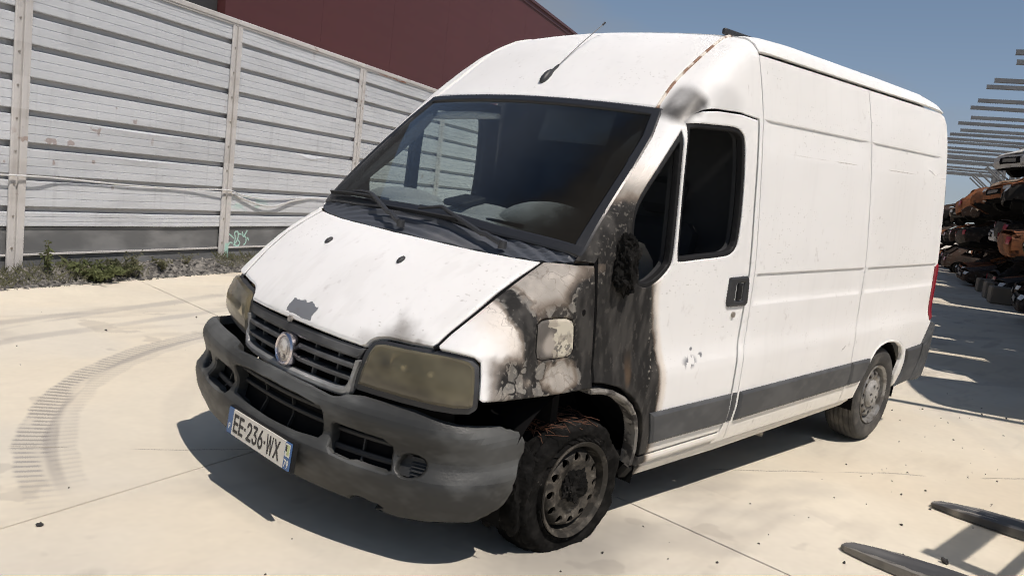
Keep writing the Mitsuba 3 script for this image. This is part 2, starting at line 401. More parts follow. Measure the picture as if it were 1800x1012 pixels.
    flake = sm(.62, .70, fbm(x*95+11, y*60, z*62, 3))
    near_edge = dr.maximum(sm(.25, .55, char)*(1-sm(.80, .99, char)), sm(1.28, 1.38, z)*.45)
    strip = spot(x, z, -.385, .98, .020, .26, .4)
    dark = mix(dark, (.46, .43, .38), flake*dr.maximum(near_edge*.32, strip*.4))
    islands = sm(.45, .60, rid)*sm(.08, .22, d2-d1)*(1-sm(.02, .20, char-.70))
    dark = mix(dark, mix((.26, .25, .235), (.42, .40, .36), rid2), islands*inf*.5)
    kk = char+.45*w2+.35*w1*sm(.05, .3, char)*(1-char)
    col = mix(col, (.115, .085, .062), sm(.08, .46, kk+.25*w1)*.80)
    return mix(col, dark, sm(.28, .74, kk))
def paint_rough(p, n, uv):
    x, y, z, char, scorch, smoke, w1, w2, w3 = burn(p)
    return .36+.07*fbm(x*5, y*5, z*5, 2)+.45*dr.maximum(char, scorch*.8)
def paint_bump(p, n, uv):
    x, y, z, char, scorch, smoke, w1, w2, w3 = burn(p)
    h = fbm(x*60, y*60, z*60, 3)*char*.003+.0012*fbm(x*24, y*24, z*24, 2)*sm(.2, .7, scorch)
    return h+.0016*fbm(x*2.6, y*2.6, z*2.6, 2)
scene['paint'] = two(bump(pr(proc(paint_color), proc(paint_rough), specular=.32), paint_bump, 1.0, 3e-3))
scene['paint_plain'] = two(pr((.78, .78, .76), .4))

def flap_color(p, n, uv):
    x, y, z = vloc(p); a = fbm(x*30, z*30, 1, 3)
    k = sm(.0, .012, (.262+.03*(a-.5)*4)-x+.35*(z-1.03))
    c = mix(mix((.34, .31, .28), (.10, .092, .085), sm(.30, .6, fbm(x*11+3, z*11, 2, 2)+.5*(1.05-z)*4)), mix((.50, .47, .39), (.34, .31, .26), sm(.45, .6, a)), k)
    c = mix(c, (.10, .095, .09), sm(.58, .64, fbm(x*75, z*75, 4, 2))*sm(1.07, 1.0, z+.3*(x-.2))*k*.8)
    return c
scene['flap_paint'] = two(pr(proc(flap_color), .75))

def plastic_dust(c, dust, k, up_dust=0.):
    def fn(p, n, uv):
        x, y, z = vloc(p)
        a = fbm(x*3.1, y*3.1, z*3.1, 4); b = fbm(x*16, y*9, z*22, 3)
        d = sm(.42, .70, a+.35*(b-.5))*k+.10*sm(.5, .8, b)+up_dust*sm(.10, .60, n.z)*(.35+.8*sm(.3, .65, a))
        return mix(c, dust, dr.clip(d, 0, 1))
    return proc(fn)
scene['bumper_plastic'] = two(bump(pr(plastic_dust((.021, .022, .022), (.115, .12, .12), .34, .26), .5, specular=.45), lambda p, n, uv: fbm(p.x*180, p.y*180, p.z*180, 2), .0012))
scene['trim_plastic'] = two(pr(plastic_dust((.052, .056, .062), (.10, .105, .11), .40), .6))
scene['black_plastic'] = two(pr((.028, .03, .034), .5))
scene['cowl_plastic'] = two(pr(plastic_dust((.060, .068, .084), (.15, .15, .155), .45), .55))
scene['rubber'] = two(pr((.012, .0125, .014), .6, specular=.25))
scene['void'] = two(pr((.006, .006, .0065), .95, specular=.1))
scene['dash'] = two(pr(plastic_dust((.22, .232, .24), (.30, .30, .297), .4), .75))
scene['cabin_dark'] = two(pr((.03, .032, .036), .8))
scene['cabin_grey'] = two(pr((.62, .63, .64), .85))
scene['seat_cloth'] = two(pr((.02, .021, .024), .9))
def soot_w(p, n, uv):
    x, y, z = vloc(p); a = fbm(x*5, y*5, z*5, 4)
    k = sm(.36, .80, y+.50*(a-.5)-.22*(z-1.35))*(1-.35*sm(1.75, 1.97, z))
    return dr.clip(.07+.05*fbm(x*2, y*2, z*2, 3)+.88*k, 0, 1)
scene['windscreen_glass'] = {'type': 'blendbsdf', 'weight': proc(soot_w),
    'a': {'type': 'thindielectric', 'specular_transmittance': {'type': 'rgb', 'value': [.80, .86, .85]}}, 'b': two(pr(proc(lambda p, n, uv: (lambda x, y, z: mix((.15, .155, .16), (.010, .009, .0075), sm(.05, .50, y+.1*(1.6-z))))(*vloc(p))), .7, specular=.1))}
scene['door_glass'] = {'type': 'thindielectric', 'specular_transmittance': {'type': 'rgb', 'value': [.78, .86, .83]}}
scene['lens_plastic'] = {'type': 'blendbsdf', 'weight': proc(lambda p, n, uv: (lambda x, y, z: dr.clip(.40+.4*(fbm(x*7, y*7, z*7, 3)-.5)+.40*sm(.86, .78, z), 0, 1))(*vloc(p))),
    'a': {'type': 'thindielectric', 'specular_transmittance': {'type': 'rgb', 'value': [.80, .72, .55]}},
    'b': two(pr(proc(lambda p, n, uv: (lambda x, y, z: mix((.27, .245, .165), (.12, .108, .082), sm(.35, .75, fbm(x*6, y*6, z*9, 3)+.9*sm(.85, .78, z)*.5)))(*vloc(p))), .28, specular=.6))}
scene['reflector'] = two({'type': 'roughconductor', 'material': 'Al', 'alpha': .22, 'specular_reflectance': {'type': 'rgb', 'value': [.75, .70, .58]}})
scene['chrome'] = two({'type': 'roughconductor', 'material': 'Cr', 'alpha': .09})
def badge_color(p, n, uv):
    x, y, z = vloc(p); a = fbm(y*60, z*60, 3, 3)
    r = dr.sqrt(dr.square(y/.042)+dr.square((z-.806)/.050))
    c = mix((.66, .64, .61), (.45, .41, .37), sm(.45, .68, a))
    bars = sm(.012, .009, dr.abs(dr.abs(y)-.018))*sm(.012, .004, dr.abs(z-.783))
    c = mix(c, (.10, .09, .10), dr.maximum(bars*sm(.35, .5, a), .8*sm(.74, .80, r)*sm(.45, .55, a)*(1-sm(.85, .9, r))))
    return c
scene['badge_face'] = two(pr(proc(badge_color), .38, metallic=.35))
scene['chrome_dusty'] = two(pr(plastic_dust((.20, .205, .21), (.42, .43, .43), .8), .45, metallic=.45))
scene['plate_white'] = two(pr(proc(lambda p, n, uv: mix((.66, .645, .60), (.55, .53, .48), fbm(p.x*25, p.y*25, p.z*25, 3))), .45))
scene['plate_blue'] = two(pr((.055, .12, .27), .45)); scene['plate_ink'] = two(pr((.018, .018, .02), .5)); scene['plate_pale'] = two(pr((.62, .63, .6), .5))
scene['plate_green'] = two(pr((.45, .50, .25), .5))
scene['tail_red'] = two(pr((.22, .012, .025), .2, clearcoat=.6))
def steel_color(p, n, uv):
    a = fbm(p.x*22, p.y*22, p.z*22, 4); return mix((.30, .30, .295), (.13, .12, .11), sm(.42, .70, a))
scene['wheel_steel'] = two(pr(proc(steel_color), .42, metallic=.55))
scene['wheel_cap'] = two(pr(proc(lambda p, n, uv: mix((.33, .33, .325), (.20, .195, .185), fbm(p.x*18, p.y*18, p.z*18, 3))), .5))
scene['tyre_rubber'] = two(bump(pr(proc(lambda p, n, uv: mix((.035, .035, .035), (.085, .08, .074), sm(.4, .75, fbm(p.x*12, p.y*12, p.z*12, 4)))), .8), lambda p, n, uv: fbm(p.x*70, p.y*70, p.z*70, 2), .002))
def char_color(p, n, uv):
    a = fbm(p.x*19, p.y*19, p.z*19, 4); b = noise(p.x*130, p.y*130, p.z*130)
    c = mix((.005, .005, .005), (.015, .0145, .014), sm(.40, .75, a)); return mix(c, (.17, .16, .15), sm(.90, .94, b)*sm(.54, .66, a))
scene['charred_rubber'] = two(bump(pr(proc(char_color), .9, specular=.12), lambda p, n, uv: fbm(p.x*55, p.y*55, p.z*55, 3), .006))
def burnt_rim(p, n, uv):
    a = fbm(p.x*16+4, p.y*16, p.z*16, 4); b = fbm(p.x*60, p.y*60, p.z*60, 3)
    c = mix((.030, .028, .025), (.085, .077, .066), sm(.42, .66, a+.3*(b-.5))); return mix(c, (.16, .15, .13), sm(.62, .74, b)*sm(.52, .64, a))
scene['burnt_steel'] = two(pr(proc(burnt_rim), .6, metallic=.1, specular=.25))
scene['rust_wire'] = two(pr((.11, .048, .028), .85))
scene['dull_steel'] = two(pr(proc(lambda p, n, uv: mix((.42, .41, .39), (.24, .20, .16), fbm(p.x*20, p.y*20, p.z*20, 3))), .5, metallic=.6))
scene['antenna_rod'] = two(pr((.22, .22, .22), .4, metallic=.5))
scene['rust_seam'] = two(pr(proc(lambda p, n, uv: mix((.60, .56, .50), (.20, .11, .07), sm(.42, .56, fbm(p.x*14, p.y*14, p.z*14, 3)))), .7))
def ash_color(p, n, uv):
    a = fbm(p.x*16, p.y*16, p.z*16, 4); return mix(mix((.19, .18, .165), (.045, .042, .04), sm(.40, .60, a)), (.30, .28, .25), sm(.62, .72, fbm(p.x*40, p.y*40, p.z*40, 2)))
scene['arch_ash'] = two(pr(proc(ash_color), .8))
scene['seal_black'] = two(pr((.020, .021, .024), .35))
scene['grille_plastic'] = two(pr(plastic_dust((.035, .037, .040), (.13, .135, .14), .55), .55))
scene['visor_grey'] = two(pr((.085, .09, .095), .85))
scene['intake_plastic'] = two(pr((.016, .017, .018), .6))
scene['lamp_inner'] = two(pr((.20, .185, .14), .35, metallic=.4))
# ---------- the burnt delivery van ----------
VAN = thing('delivery_van', 'white high-roof delivery van with its near front corner burnt black and its front tyre flat', 'van')
MY = mat(np.diag([1., -1., 1.]))
def flip(mesh):
    v = np.array(mesh.vertices)*[1, -1, 1]; return tm(v, np.array(mesh.faces)[:, ::-1])
def XZ(pts): return Polygon(pts)
def both(name, mesh, bsdf, bsdf_r=None, smooth=30, label=None):
    k = vput(name, mesh, bsdf, VAN, smooth=smooth, label=label)
    return k, vput(name, flip(mesh), bsdf_r or bsdf, VAN, smooth=smooth)
G = .0035                                                     # half a panel gap
DOOR = XZ([(-1.105,1.992),(-.943,2.003),(-.726,1.996),(-.62,1.984),(-.545,1.960),(-.479,1.918),(-.396,1.848),(-.29,1.750),(-.167,1.623),(-.065,1.508),(.012,1.409),(.036,1.345),(.038,1.267),(.014,1.09),(.002,.909),(.000,.830),(-.057,.822),(-.177,.788),(-.267,.742),(-.329,.691),(-.375,.627),(-.400,.56),(-.416,.432),(-1.105,.430),(-1.128,.50),(-1.132,.64),(-1.129,.83),(-1.143,.92),(-1.152,1.03),(-1.158,1.26),(-1.133,1.567),(-1.116,1.864),(-1.110,1.965)])
WIN_R = Polygon(spline([(-.531,1.921),(-.70,1.931),(-.885,1.938),(-.958,1.922),(-.992,1.885),(-1.010,1.784),(-1.023,1.593),(-1.021,1.445),(-1.006,1.378),(-.959,1.345),(-.88,1.333),(-.70,1.324),(-.535,1.316),(-.508,1.336),(-.500,1.414),(-.497,1.683),(-.509,1.890)], 4, True))
WIN_F = Polygon(spline([(-.482,1.878),(-.462,1.866),(-.339,1.738),(-.231,1.625),(-.176,1.55),(-.157,1.47),(-.172,1.37),(-.196,1.285),(-.222,1.235),(-.275,1.212),(-.329,1.215),(-.39,1.24),(-.455,1.288),(-.475,1.335),(-.478,1.441),(-.478,1.616),(-.479,1.749)], 4, True))
SEAM2 = [(-1.147,2.0),(-1.168,1.72),(-1.212,1.26),(-1.215,.95),(-1.192,.83),(-1.196,.64),(-1.172,.375)]
SEAMB = [(-2.432,2.300),(-2.473,2.016),(-2.529,1.671),(-2.595,1.239),(-2.605,.95),(-2.578,.83),(-2.580,.72),(-2.592,.64),(-2.575,.375)]
ARCH_R = [(-2.79,.30),(-2.80,.40),(-2.85,.52),(-2.912,.638),(-2.964,.690),(-3.037,.722),(-3.147,.738),(-3.271,.732),(-3.368,.712),(-3.453,.672),(-3.503,.612),(-3.512,.56),(-3.495,.515),(-3.478,.446),(-3.50,.30)]
# pressed grooves in the load-space flanks
GROOVES = [(-2.40,-1.19,1.845,1.999),(-3.69,-2.515,1.845,1.999),(-2.57,-1.245,1.087,1.243),(-3.90,-2.645,1.087,1.243)]
def pressed(p):
    h = np.zeros(len(p)); x, z = p[:, 0], p[:, 2]
    for x0, x1, z0, z1 in GROOVES:
        if z0 > 1.5: d = np.minimum(x-x0, x1-x); g = np.clip((d+.01)/.02, 0, 1)*np.clip((z1+.0025-z)/.005, 0, 1)*np.clip((z-z0+.02)/(z1-z0), 0, 1)
        else: d = np.minimum(np.minimum(x-x0, x1-x), np.minimum(z-z0, z1-z)); g = np.minimum(np.clip((np.minimum(np.minimum(x-x0, x1-x), z1-z)+.0025)/.005, 0, 1), np.clip((z-z0+.012)/.03, 0, 1))
        h = np.minimum(h, -.010*g)
    return h
gz = sorted(sum([[g[2]-.0026, g[2]+.0026, g[3]-.0026, g[3]+.0026] for g in GROOVES[::2]], []))+[.80, .845, .87, 1.075, 1.105]
gx = sorted(sum([[g[0]-.0026, g[0]+.0026, g[1]-.0026, g[1]+.0026] for g in GROOVES], []))
SILL = .372
lower = Polygon([(.2, SILL), (.2, 2.302), (-3.7, 2.302), (-3.80, 2.29), (-3.843, 2.24), (-3.852, 2.18), (-3.862, 2.0), (-3.873, 1.9), (-3.915, 1.5), (-3.955, 1.2), (-3.962, .80), (-3.86, .66), (-3.78, SILL)])
front_cut = Polygon(SEAM2+[(-1.17, .2), (1, .2), (1, 2.4), (-1.09, 2.4), (-1.11, 2.31)])
rear_cut = Polygon([(-2.42, 2.4)]+SEAMB+[(-2.57, .2), (-6, .2), (-6, 2.4)])
flank = lower.difference(front_cut)
fr = flank.difference(rear_cut).buffer(-G); rr = flank.intersection(rear_cut).difference(Polygon(ARCH_R)).buffer(-G)
both('side_panel', panel(LEFT, fr, F, .07, relief=pressed, xs=gx, ys=gz), 'paint')
both('side_panel', panel(LEFT, rr, F, .07, relief=pressed, xs=gx, ys=gz), 'paint')
pil = lower.intersection(front_cut).difference(DOOR.buffer(2*G)).intersection(sbox(-1.4, SILL, -1.05, 2.01)).buffer(-.0015)
pil = max(getattr(pil, 'geoms', [pil]), key=lambda g: g.area)
both('b_pillar', panel(LEFT, pil, F, .06, ys=gz), 'paint')
# sill below the door and the load space
sill = Polygon([(-.43, SILL-.004), (-.425, .426), (-1.10, .424), (-1.17, SILL-.004)])
both('sill', panel(LEFT, Polygon([(-.395,.385),(-.412,.427),(-1.103,.425),(-1.09,.385)]).buffer(-.003), F, .06, lift=.004, bevel=.012, drop=.004), 'paint')
both('sill', panel(LEFT, Polygon([(-.40,.300),(-.396,.368),(-2.79,.368),(-2.80,.345),(-2.70,.325)]), lambda p: F(p)+.02, .1, lift=.0, bevel=.012, drop=.006, flange=.03), 'paint')
# doors
door_mesh = panel(LEFT, DOOR.buffer(-G).difference(WIN_R).difference(WIN_F), F, .05, bevel=.005, drop=.0025, ys=gz, flange=.03)
DL, DR_ = both('door', door_mesh, 'paint', label=None)
labels[DL] = {'label': 'near door, its front edge burnt down to charred grey metal'}
for W_, dep in ((WIN_R, .022), (WIN_F, .022)):
    for K, sg in ((DL, 1), (DR_, -1)):
        ms = panel(LEFT, W_.buffer(.004).difference(W_.buffer(-dep)), F, .05, lift=-.006, bevel=.006, drop=.004, flange=.025)
        vput('window_seal', ms if sg > 0 else flip(ms), 'rubber', K)
for W_ in (WIN_R, WIN_F):
    vput('window_glass', flip(panel(LEFT, W_.buffer(-.008), F, .06, lift=-.018, flange=0)), 'door_glass', DR_)
lining = DOOR.intersection(sbox(-1.1, .45, .02, 1.31)).buffer(-.03)
frame_in = DOOR.buffer(-.012).difference(WIN_R.buffer(-.012)).difference(WIN_F.buffer(-.012))
lm = panel(LEFT, frame_in, lambda p: F(p)+.045, .08, flange=.02)
vput('door_lining', lm, 'cabin_dark', DL); vput('door_lining', flip(lm), 'cabin_dark', DR_)
hp = Polygon([(-.972,1.232),(-1.140,1.236),(-1.158,1.20),(-1.166,1.10),(-1.150,1.086),(-.985,1.088),(-.970,1.11)])
def handle(sg, K):
    f = (lambda q: q) if sg > 0 else flip
    h = vput('door_handle', f(panel(LEFT, hp.buffer(-.008).buffer(.008).difference(sbox(-1.115,1.115,-1.035,1.205)), F, .03, lift=.014, bevel=.008, drop=.006, flange=.014)), 'black_plastic', K)
    vput('grip', f(panel(LEFT, sbox(-1.088,1.105,-1.050,1.210), F, .03, lift=.019, bevel=.008, drop=.006, flange=.01)), 'black_plastic', h) if False else None
    vput('grip', f(panel(LEFT, sbox(-1.093,1.118,-1.056,1.202), F, .03, lift=.016, bevel=.008, drop=.006, flange=.012)), 'rubber', K)
    c = trimesh.creation.cylinder(.014, .012, sections=20); c.apply_transform(mat(rot([1,0,0], 90), (-1.052, .975, 1.046)))
    vput('door_lock', f(c), 'dull_steel', K)
handle(1, DL); handle(-1, DR_)
# rub strips along the flank
MA = Polygon([(-.425,.640),(-1.122,.636),(-1.130,.56),(-1.125,.481),(-.468,.487),(-.455,.55)])
MB = Polygon([(-1.145,.636),(-1.192,.634),(-1.200,.56),(-1.186,.479),(-1.147,.480),(-1.153,.55)])
MC = Polygon([(-1.216,.634),(-2.575,.639),(-2.592,.60),(-2.588,.487),(-1.212,.479),(-1.222,.55)])
MD = Polygon([(-2.597,.640),(-2.888,.638),(-2.835,.53),(-2.800,.490),(-2.608,.488),(-2.613,.55)])
for M_ in (MA, MC, MD): both('rub_strip', panel(LEFT, M_, F, .08, lift=.017, bevel=.014, drop=.010, flange=.014), 'trim_plastic')
both('rub_strip', panel(LEFT, MB, F, .08, lift=.008, bevel=.010, drop=.006, flange=.01), 'trim_plastic')
ME = Polygon([(-3.540,.637),(-3.845,.648),(-3.850,.56),(-3.80,.40),(-3.785,.375),(-3.515,.358),(-3.565,.46),(-3.575,.55)])
both('rear_quarter_guard', panel(LEFT, ME, F, .06, lift=.017, bevel=.014, drop=.010, flange=.014), 'trim_plastic')
lip = Polygon(ARCH_R).buffer(.003).difference(Polygon(ARCH_R).buffer(-.018)).intersection(sbox(-3.6, .36, -2.90, .8))
both('wheel_arch_lip', panel(LEFT, lip, F, .04, lift=.002, bevel=.006, drop=.006, flange=.02), 'paint')
# roof and the fibreglass-like roof front
RL = View((0,-.707,-.707), (1,0,0), (0,-.707,.707), (-3.4, 0))
rail = Polygon([RL.to2((x, y, z)) for x, y, z in [(-1.105,.8685,2.316),(-2.4,.8685,2.316),(-3.66,.862,2.316),(-3.78,.85,2.30),(-3.83,.82,2.31),(-3.80,.78,2.36),(-3.70,.76,2.39),(-3.4,.76,2.40),(-1.10,.76,2.395)]])
both('roof_edge', panel(RL, rail.buffer(-.002), F, .05, lift=.009, flange=.02), 'paint')
TOP = View((0,0,-1), (1,0,0), (0,1,0), (-3.2, 0))
vput('roof', panel(TOP, Polygon([(-1.13,.757),(-1.15,.4),(-1.16,0),(-1.15,-.4),(-1.13,-.757),(-3.70,-.757),(-3.79,-.70),(-3.82,0),(-3.79,.70),(-3.70,.757)]), F, .08, lift=.006, flange=.02), 'paint', VAN)
CAPL = [(-.486,.770,1.976),(-.52,.757,2.005),(-.635,.735,2.103),(-.761,.733,2.202),(-.915,.724,2.304),(-1.02,.71,2.362),(-1.10,.695,2.392),(-1.135,.69,2.40)]
WSTOP = [(-.438,.40,1.985),(-.427,.15,1.988),(-.427,-.15,1.988),(-.438,-.40,1.985)]
cap = [CAPL[k] for k in range(len(CAPL))]+[(-1.155,.4,2.425),(-1.165,0,2.43),(-1.155,-.4,2.425)]+mirror(CAPL[::-1])+WSTOP[::-1]
vput('roof_cap', panel(SLANT, P3(SLANT, cap).buffer(-.004), F, .05, bevel=.012, drop=.006, flange=.02), 'paint', VAN)
cabside = [(.050,.956,1.318),(.118,.905,1.322),(.076,.910,1.372),(-.046,.892,1.511),(-.223,.868,1.693),(-.370,.838,1.842),(-.468,.797,1.950),(-.492,.775,1.983)]+CAPL[1:]+[(-1.117,.80,2.35)]+[(x, float(on_side([(x, z)])[0, 1]), z) for x, z in ((-1.113,2.300),(-1.1155,2.27),(-1.129,2.15),(-1.1475,2.004))]
dl = [(x, side_y(np.array(x), np.array(z))*1.0, z) for x, z in [(-1.105,1.998),(-.943,2.009),(-.726,2.002),(-.618,1.990),(-.541,1.966),(-.474,1.923),(-.391,1.853),(-.285,1.755),(-.162,1.628),(-.060,1.513),(.018,1.412),(.043,1.345)]]
cabpoly = P3(DIAGL, [tuple(map(float, q)) for q in cabside+dl])
both('cab_side', panel(DIAGL, cabpoly.buffer(-.0025), F, .035, flange=.02), 'paint')
bead = spline([(a, b+.004, c+.004) for a, b, c in CAPL], 4); bead = hit(bead+np.array([0, .25, .25]), np.array([0, -.707, -.707]), 0, .8)
bead = bead[~np.isnan(bead[:, 0])]
vput('roof_gutter', tube(bead+np.array([0,.002,.002]), .0075, 6), 'rust_seam', VAN, label='rusty seam along the near edge of the roof front')
vput('roof_gutter', flip(tube(bead, .006, 6)), 'paint_plain', VAN)
# tail
vput('rear_panel', panel(REAR, sbox(-.93, .36, .93, 2.38), F, .10, flange=.02), 'paint', VAN)
tl = Polygon([(-3.938,1.24),(-3.955,1.20),(-3.958,.84),(-3.93,.82),(-3.905,.86),(-3.90,1.22)])
both('tail_light', panel(LEFT, tl, F, .05, lift=.012, bevel=.01, drop=.006, flange=.02), 'tail_red')
REARC = View((.72,-.69,0), (-.69,-.72,0), (0,0,1), (-6, 0))
rb = [(-3.86,.975,.655),(-3.955,.945,.80),(-4.02,.90,.80),(-4.03,.2,.80),(-4.03,.2,.40),(-3.98,.90,.40),(-3.79,.955,.375),(-3.85,.97,.55)]
for s_ in (1, -1):
    ms = panel(REARC, P3(REARC, [(-3.855,.98,.655),(-3.955,.955,.80),(-4.03,.85,.80),(-4.04,.0,.80),(-4.02,.0,.36),(-3.93,.86,.36),(-3.795,.955,.372),(-3.855,.97,.55)]), F, .06, lift=.028, bevel=.02, drop=.012, flange=.03)
    vput('rear_bumper', ms if s_ > 0 else flip(ms), 'trim_plastic', VAN)
# bonnet, wings
HL = [(.183,.800,1.306),(.253,.796,1.268),(.38,.787,1.190),(.502,.772,1.106),(.590,.748,1.035),(.636,.738,.990),(.650,.728,.978)]
HF = [(.683,.622,.975),(.707,.526,.973),(.724,.484,.965),(.739,.462,.949),(.754,.450,.926),(.762,.43,.920),(.778,.297,.921),(.788,.15,.924),(.791,0,.925)]
HR = [(.313,0,1.309),(.304,.178,1.309),(.289,.353,1.307),(.264,.505,1.304),(.224,.666,1.304)]
hood = HR+HL+HF+mirror(HF[:-1][::-1])+mirror(HL[::-1])+mirror(HR[1:][::-1])
HOOD = vput('hood', panel(SLANT, P3(SLANT, hood).buffer(-.0075), F, .04, bevel=.012, drop=.005, flange=.03), 'paint', VAN, label='white hood with a bare grey patch above the grille')
FEN = [(.186,.803,1.307),(.253,.799,1.269),(.38,.790,1.191),(.502,.776,1.107),(.590,.752,1.036),(.640,.742,.991),(.650,.757,.979),(.610,.851,.975),(.585,.885,.969),(.572,.903,.955),(.580,.921,.907),(.592,.937,.822),(.575,.945,.812),(.506,.966,.812),(.268,.983,.806),(.003,.993,.804),(.004,.977,.884),(.008,.972,.988),(.030,.970,1.184),(.046,.968,1.267),(.045,.956,1.314),(.116,.916,1.312)]
FLAP = [(.333,.950,1.088),(.318,.952,1.102),(.30,.954,1.106),(.192,.966,1.106),(.160,.968,1.096),(.146,.968,1.072),(.136,.970,.985),(.143,.969,.965),(.165,.969,.955),(.300,.960,.952),(.325,.959,.962),(.332,.958,.985)]
fpoly = P3(DIAGL, FEN).buffer(-.0065); flp = P3(DIAGL, FLAP)
vput('fender', panel(DIAGL, fpoly.difference(flp.buffer(.004)), F, .03, bevel=.006, drop=.003, flange=.02), 'paint', VAN, label='near front fender, blistered and charred around the fuel flap')
vput('fender', flip(panel(DIAGL, fpoly, F, .05, bevel=.006, drop=.003, flange=.02)), 'paint', VAN)
vput('fuel_flap', panel(DIAGL, flp, F, .02, lift=.002, bevel=.008, drop=.004, flange=.012), 'flap_paint', VAN, label='fuel flap with its paint burnt through to a pale patch')
ft = trimesh.creation.icosphere(2, .5); k = np.array(ft.vertices); k = k*np.array([.05,.014,.055])*(1+.5*(meshkit.fbm(k*2.2, 3, 5)-.5))[:, None]
for (dx, dz, s_) in ((.095,1.125,.55),(.088,1.152,.3),(.085,1.095,.25)):
    vput('burnt_hole', tm(k*s_*[1,.3,1]+[dx,.969,dz], ft.faces), 'void', VAN)
ARCH_F = [(.004,.805),(-.055,.800),(-.140,.782),(-.233,.741),(-.300,.694),(-.350,.635),(-.383,.56),(-.400,.47),(-.398,.385)]
af = np.array(ARCH_F); af_in = np.array([(.004,.781),(-.052,.776),(-.131,.759),(-.220,.720),(-.285,.675),(-.332,.621),(-.363,.552),(-.379,.467),(-.377,.385)])
both('wheel_arch_lip', panel(LEFT, Polygon(np.vstack([af, af_in[::-1]])), F, .04, lift=-.004, bevel=.010, drop=.008, flange=.06), 'arch_ash', 'paint')
def sunk(pts, h, r, nm, bs, both_=False):
    p = spline(pts, 4); p = p+grad(F, p)*(h-F(p))[:, None]; m_ = tube(p, r, 6); vput(nm, m_, bs, VAN)
    if both_: vput(nm, flip(m_), bs, VAN)
sunk([(a, b+.0015, c) for a, b, c in HL], -.013, .010, 'hood_seal', 'void', True)
sunk([(x, float(on_side([(x, z)])[0, 1]), z) for x, z in [(-.43,1.882),(-.29,1.753),(-.167,1.627),(-.065,1.511),(.013,1.411),(.039,1.345),(.041,1.267),(.017,1.09),(.005,.909),(.003,.835)]], -.014, .011, 'door_seal', 'void')
# windscreen with its black border, cowl
WL = [(-.481,.768,1.970),(-.487,.785,1.966),(-.370,.836,1.842),(-.223,.866,1.693),(-.046,.890,1.511),(.073,.908,1.370),(.100,.905,1.345)]
ws_out = WSTOP[:2]+[(-.455,.60,1.981)][:0]+[]
wso = [(-.427,0,1.988),(-.427,.15,1.988),(-.438,.40,1.985),(-.455,.60,1.981)]+WL
CB = [(.126,.79,1.362),(.170,.498,1.374),(.187,.20,1.394),(.190,0,1.396)]
wsp = P3(SLANT, wso+CB+mirror(CB[:-1][::-1])+mirror(wso[1:][::-1]))
band = wsp.buffer(.011).difference(wsp.buffer(-.040))
vput('windscreen', panel(SLANT, wsp.buffer(-.01), F, .06, lift=-.006, flange=0), 'windscreen_glass', VAN, label='sooty windscreen, blackened towards its near lower corner')
vput('windscreen_seal', panel(SLANT, band.buffer(-.001), F, .05, lift=.004, bevel=.008, drop=.004, flange=.02), 'seal_black', VAN)
cow = [(.100,.903,1.345),(.126,.79,1.362),(.170,.498,1.374),(.187,.20,1.394),(.190,0,1.396)]; cowf = [(.310,0,1.311),(.301,.178,1.311),(.286,.353,1.309),(.261,.505,1.306),(.221,.666,1.306),(.180,.803,1.308),(.120,.905,1.318)]
cpoly = P3(SLANT, cow+mirror(cow[:-1][::-1])+mirror(cowf[::-1])+cowf[1:])
cv = np.array([SLANT.to2(np.array(q)) for q in cow])
def fins(p):
    s = p[:, 2]-p[:, 0]+.33*p[:, 1]**2; return -.014+.010*np.clip(2*np.abs(((s*15) % 1)-.5)*1.8-.4, 0, 1)
sl = SLANT.to2(np.array(cow+cowf)); COWL = vput('cowl', panel(SLANT, cpoly.buffer(-.002), F, .03, relief=fins, step2=.0065, flange=.02), 'cowl_plastic', VAN)
# wipers: parked on the glass
def lifted(pts, h):
    p = spline(pts, 6); return p+grad(F, p)*np.asarray(h)
for arm, blade in (([(.222,.603,1.318),(.203,.470,1.345),(.176,.230,1.400),(.166,.170,1.415),(.178,.120,1.408),(.196,.040,1.394)], [(.204,-.210,1.375),(.207,-.05,1.380),(.204,.12,1.383),(.190,.294,1.384)]),
                   ([(.290,.010,1.322),(.240,-.13,1.355),(.176,-.315,1.397),(.146,-.40,1.412),(.118,-.52,1.410),(.110,-.60,1.402)], [(.095,-.833,1.380),(.118,-.68,1.392),(.150,-.45,1.402),(.168,-.324,1.403)])):
    w = vput('wiper', tube(lifted(arm, .034), np.linspace(.013, .006, len(spline(arm, 6))), 8), 'black_plastic', VAN)
    vput('blade', tube(lifted(blade, .022), .0085, 6), 'rubber', w)
    vput('blade_rail', tube(lifted(blade, .034), .004, 6), 'black_plastic', w)
    c = trimesh.creation.cylinder(.018, .03, sections=16); c.apply_translation(np.array(arm[0])+[0, 0, .02]); vput('pivot', c, 'black_plastic', w)
for y in (.262, -.285):
    b = trimesh.creation.icosphere(2, 1); b.apply_scale((.024,.013,.010)); b.apply_transform(mat(rot([0,1,0], 32), tuple(hit([[.468, y, 2]], [0,0,-1], 0, 1.6)[0]+[0,0,.006])))
    vput('washer_jet', b, 'black_plastic', HOOD)
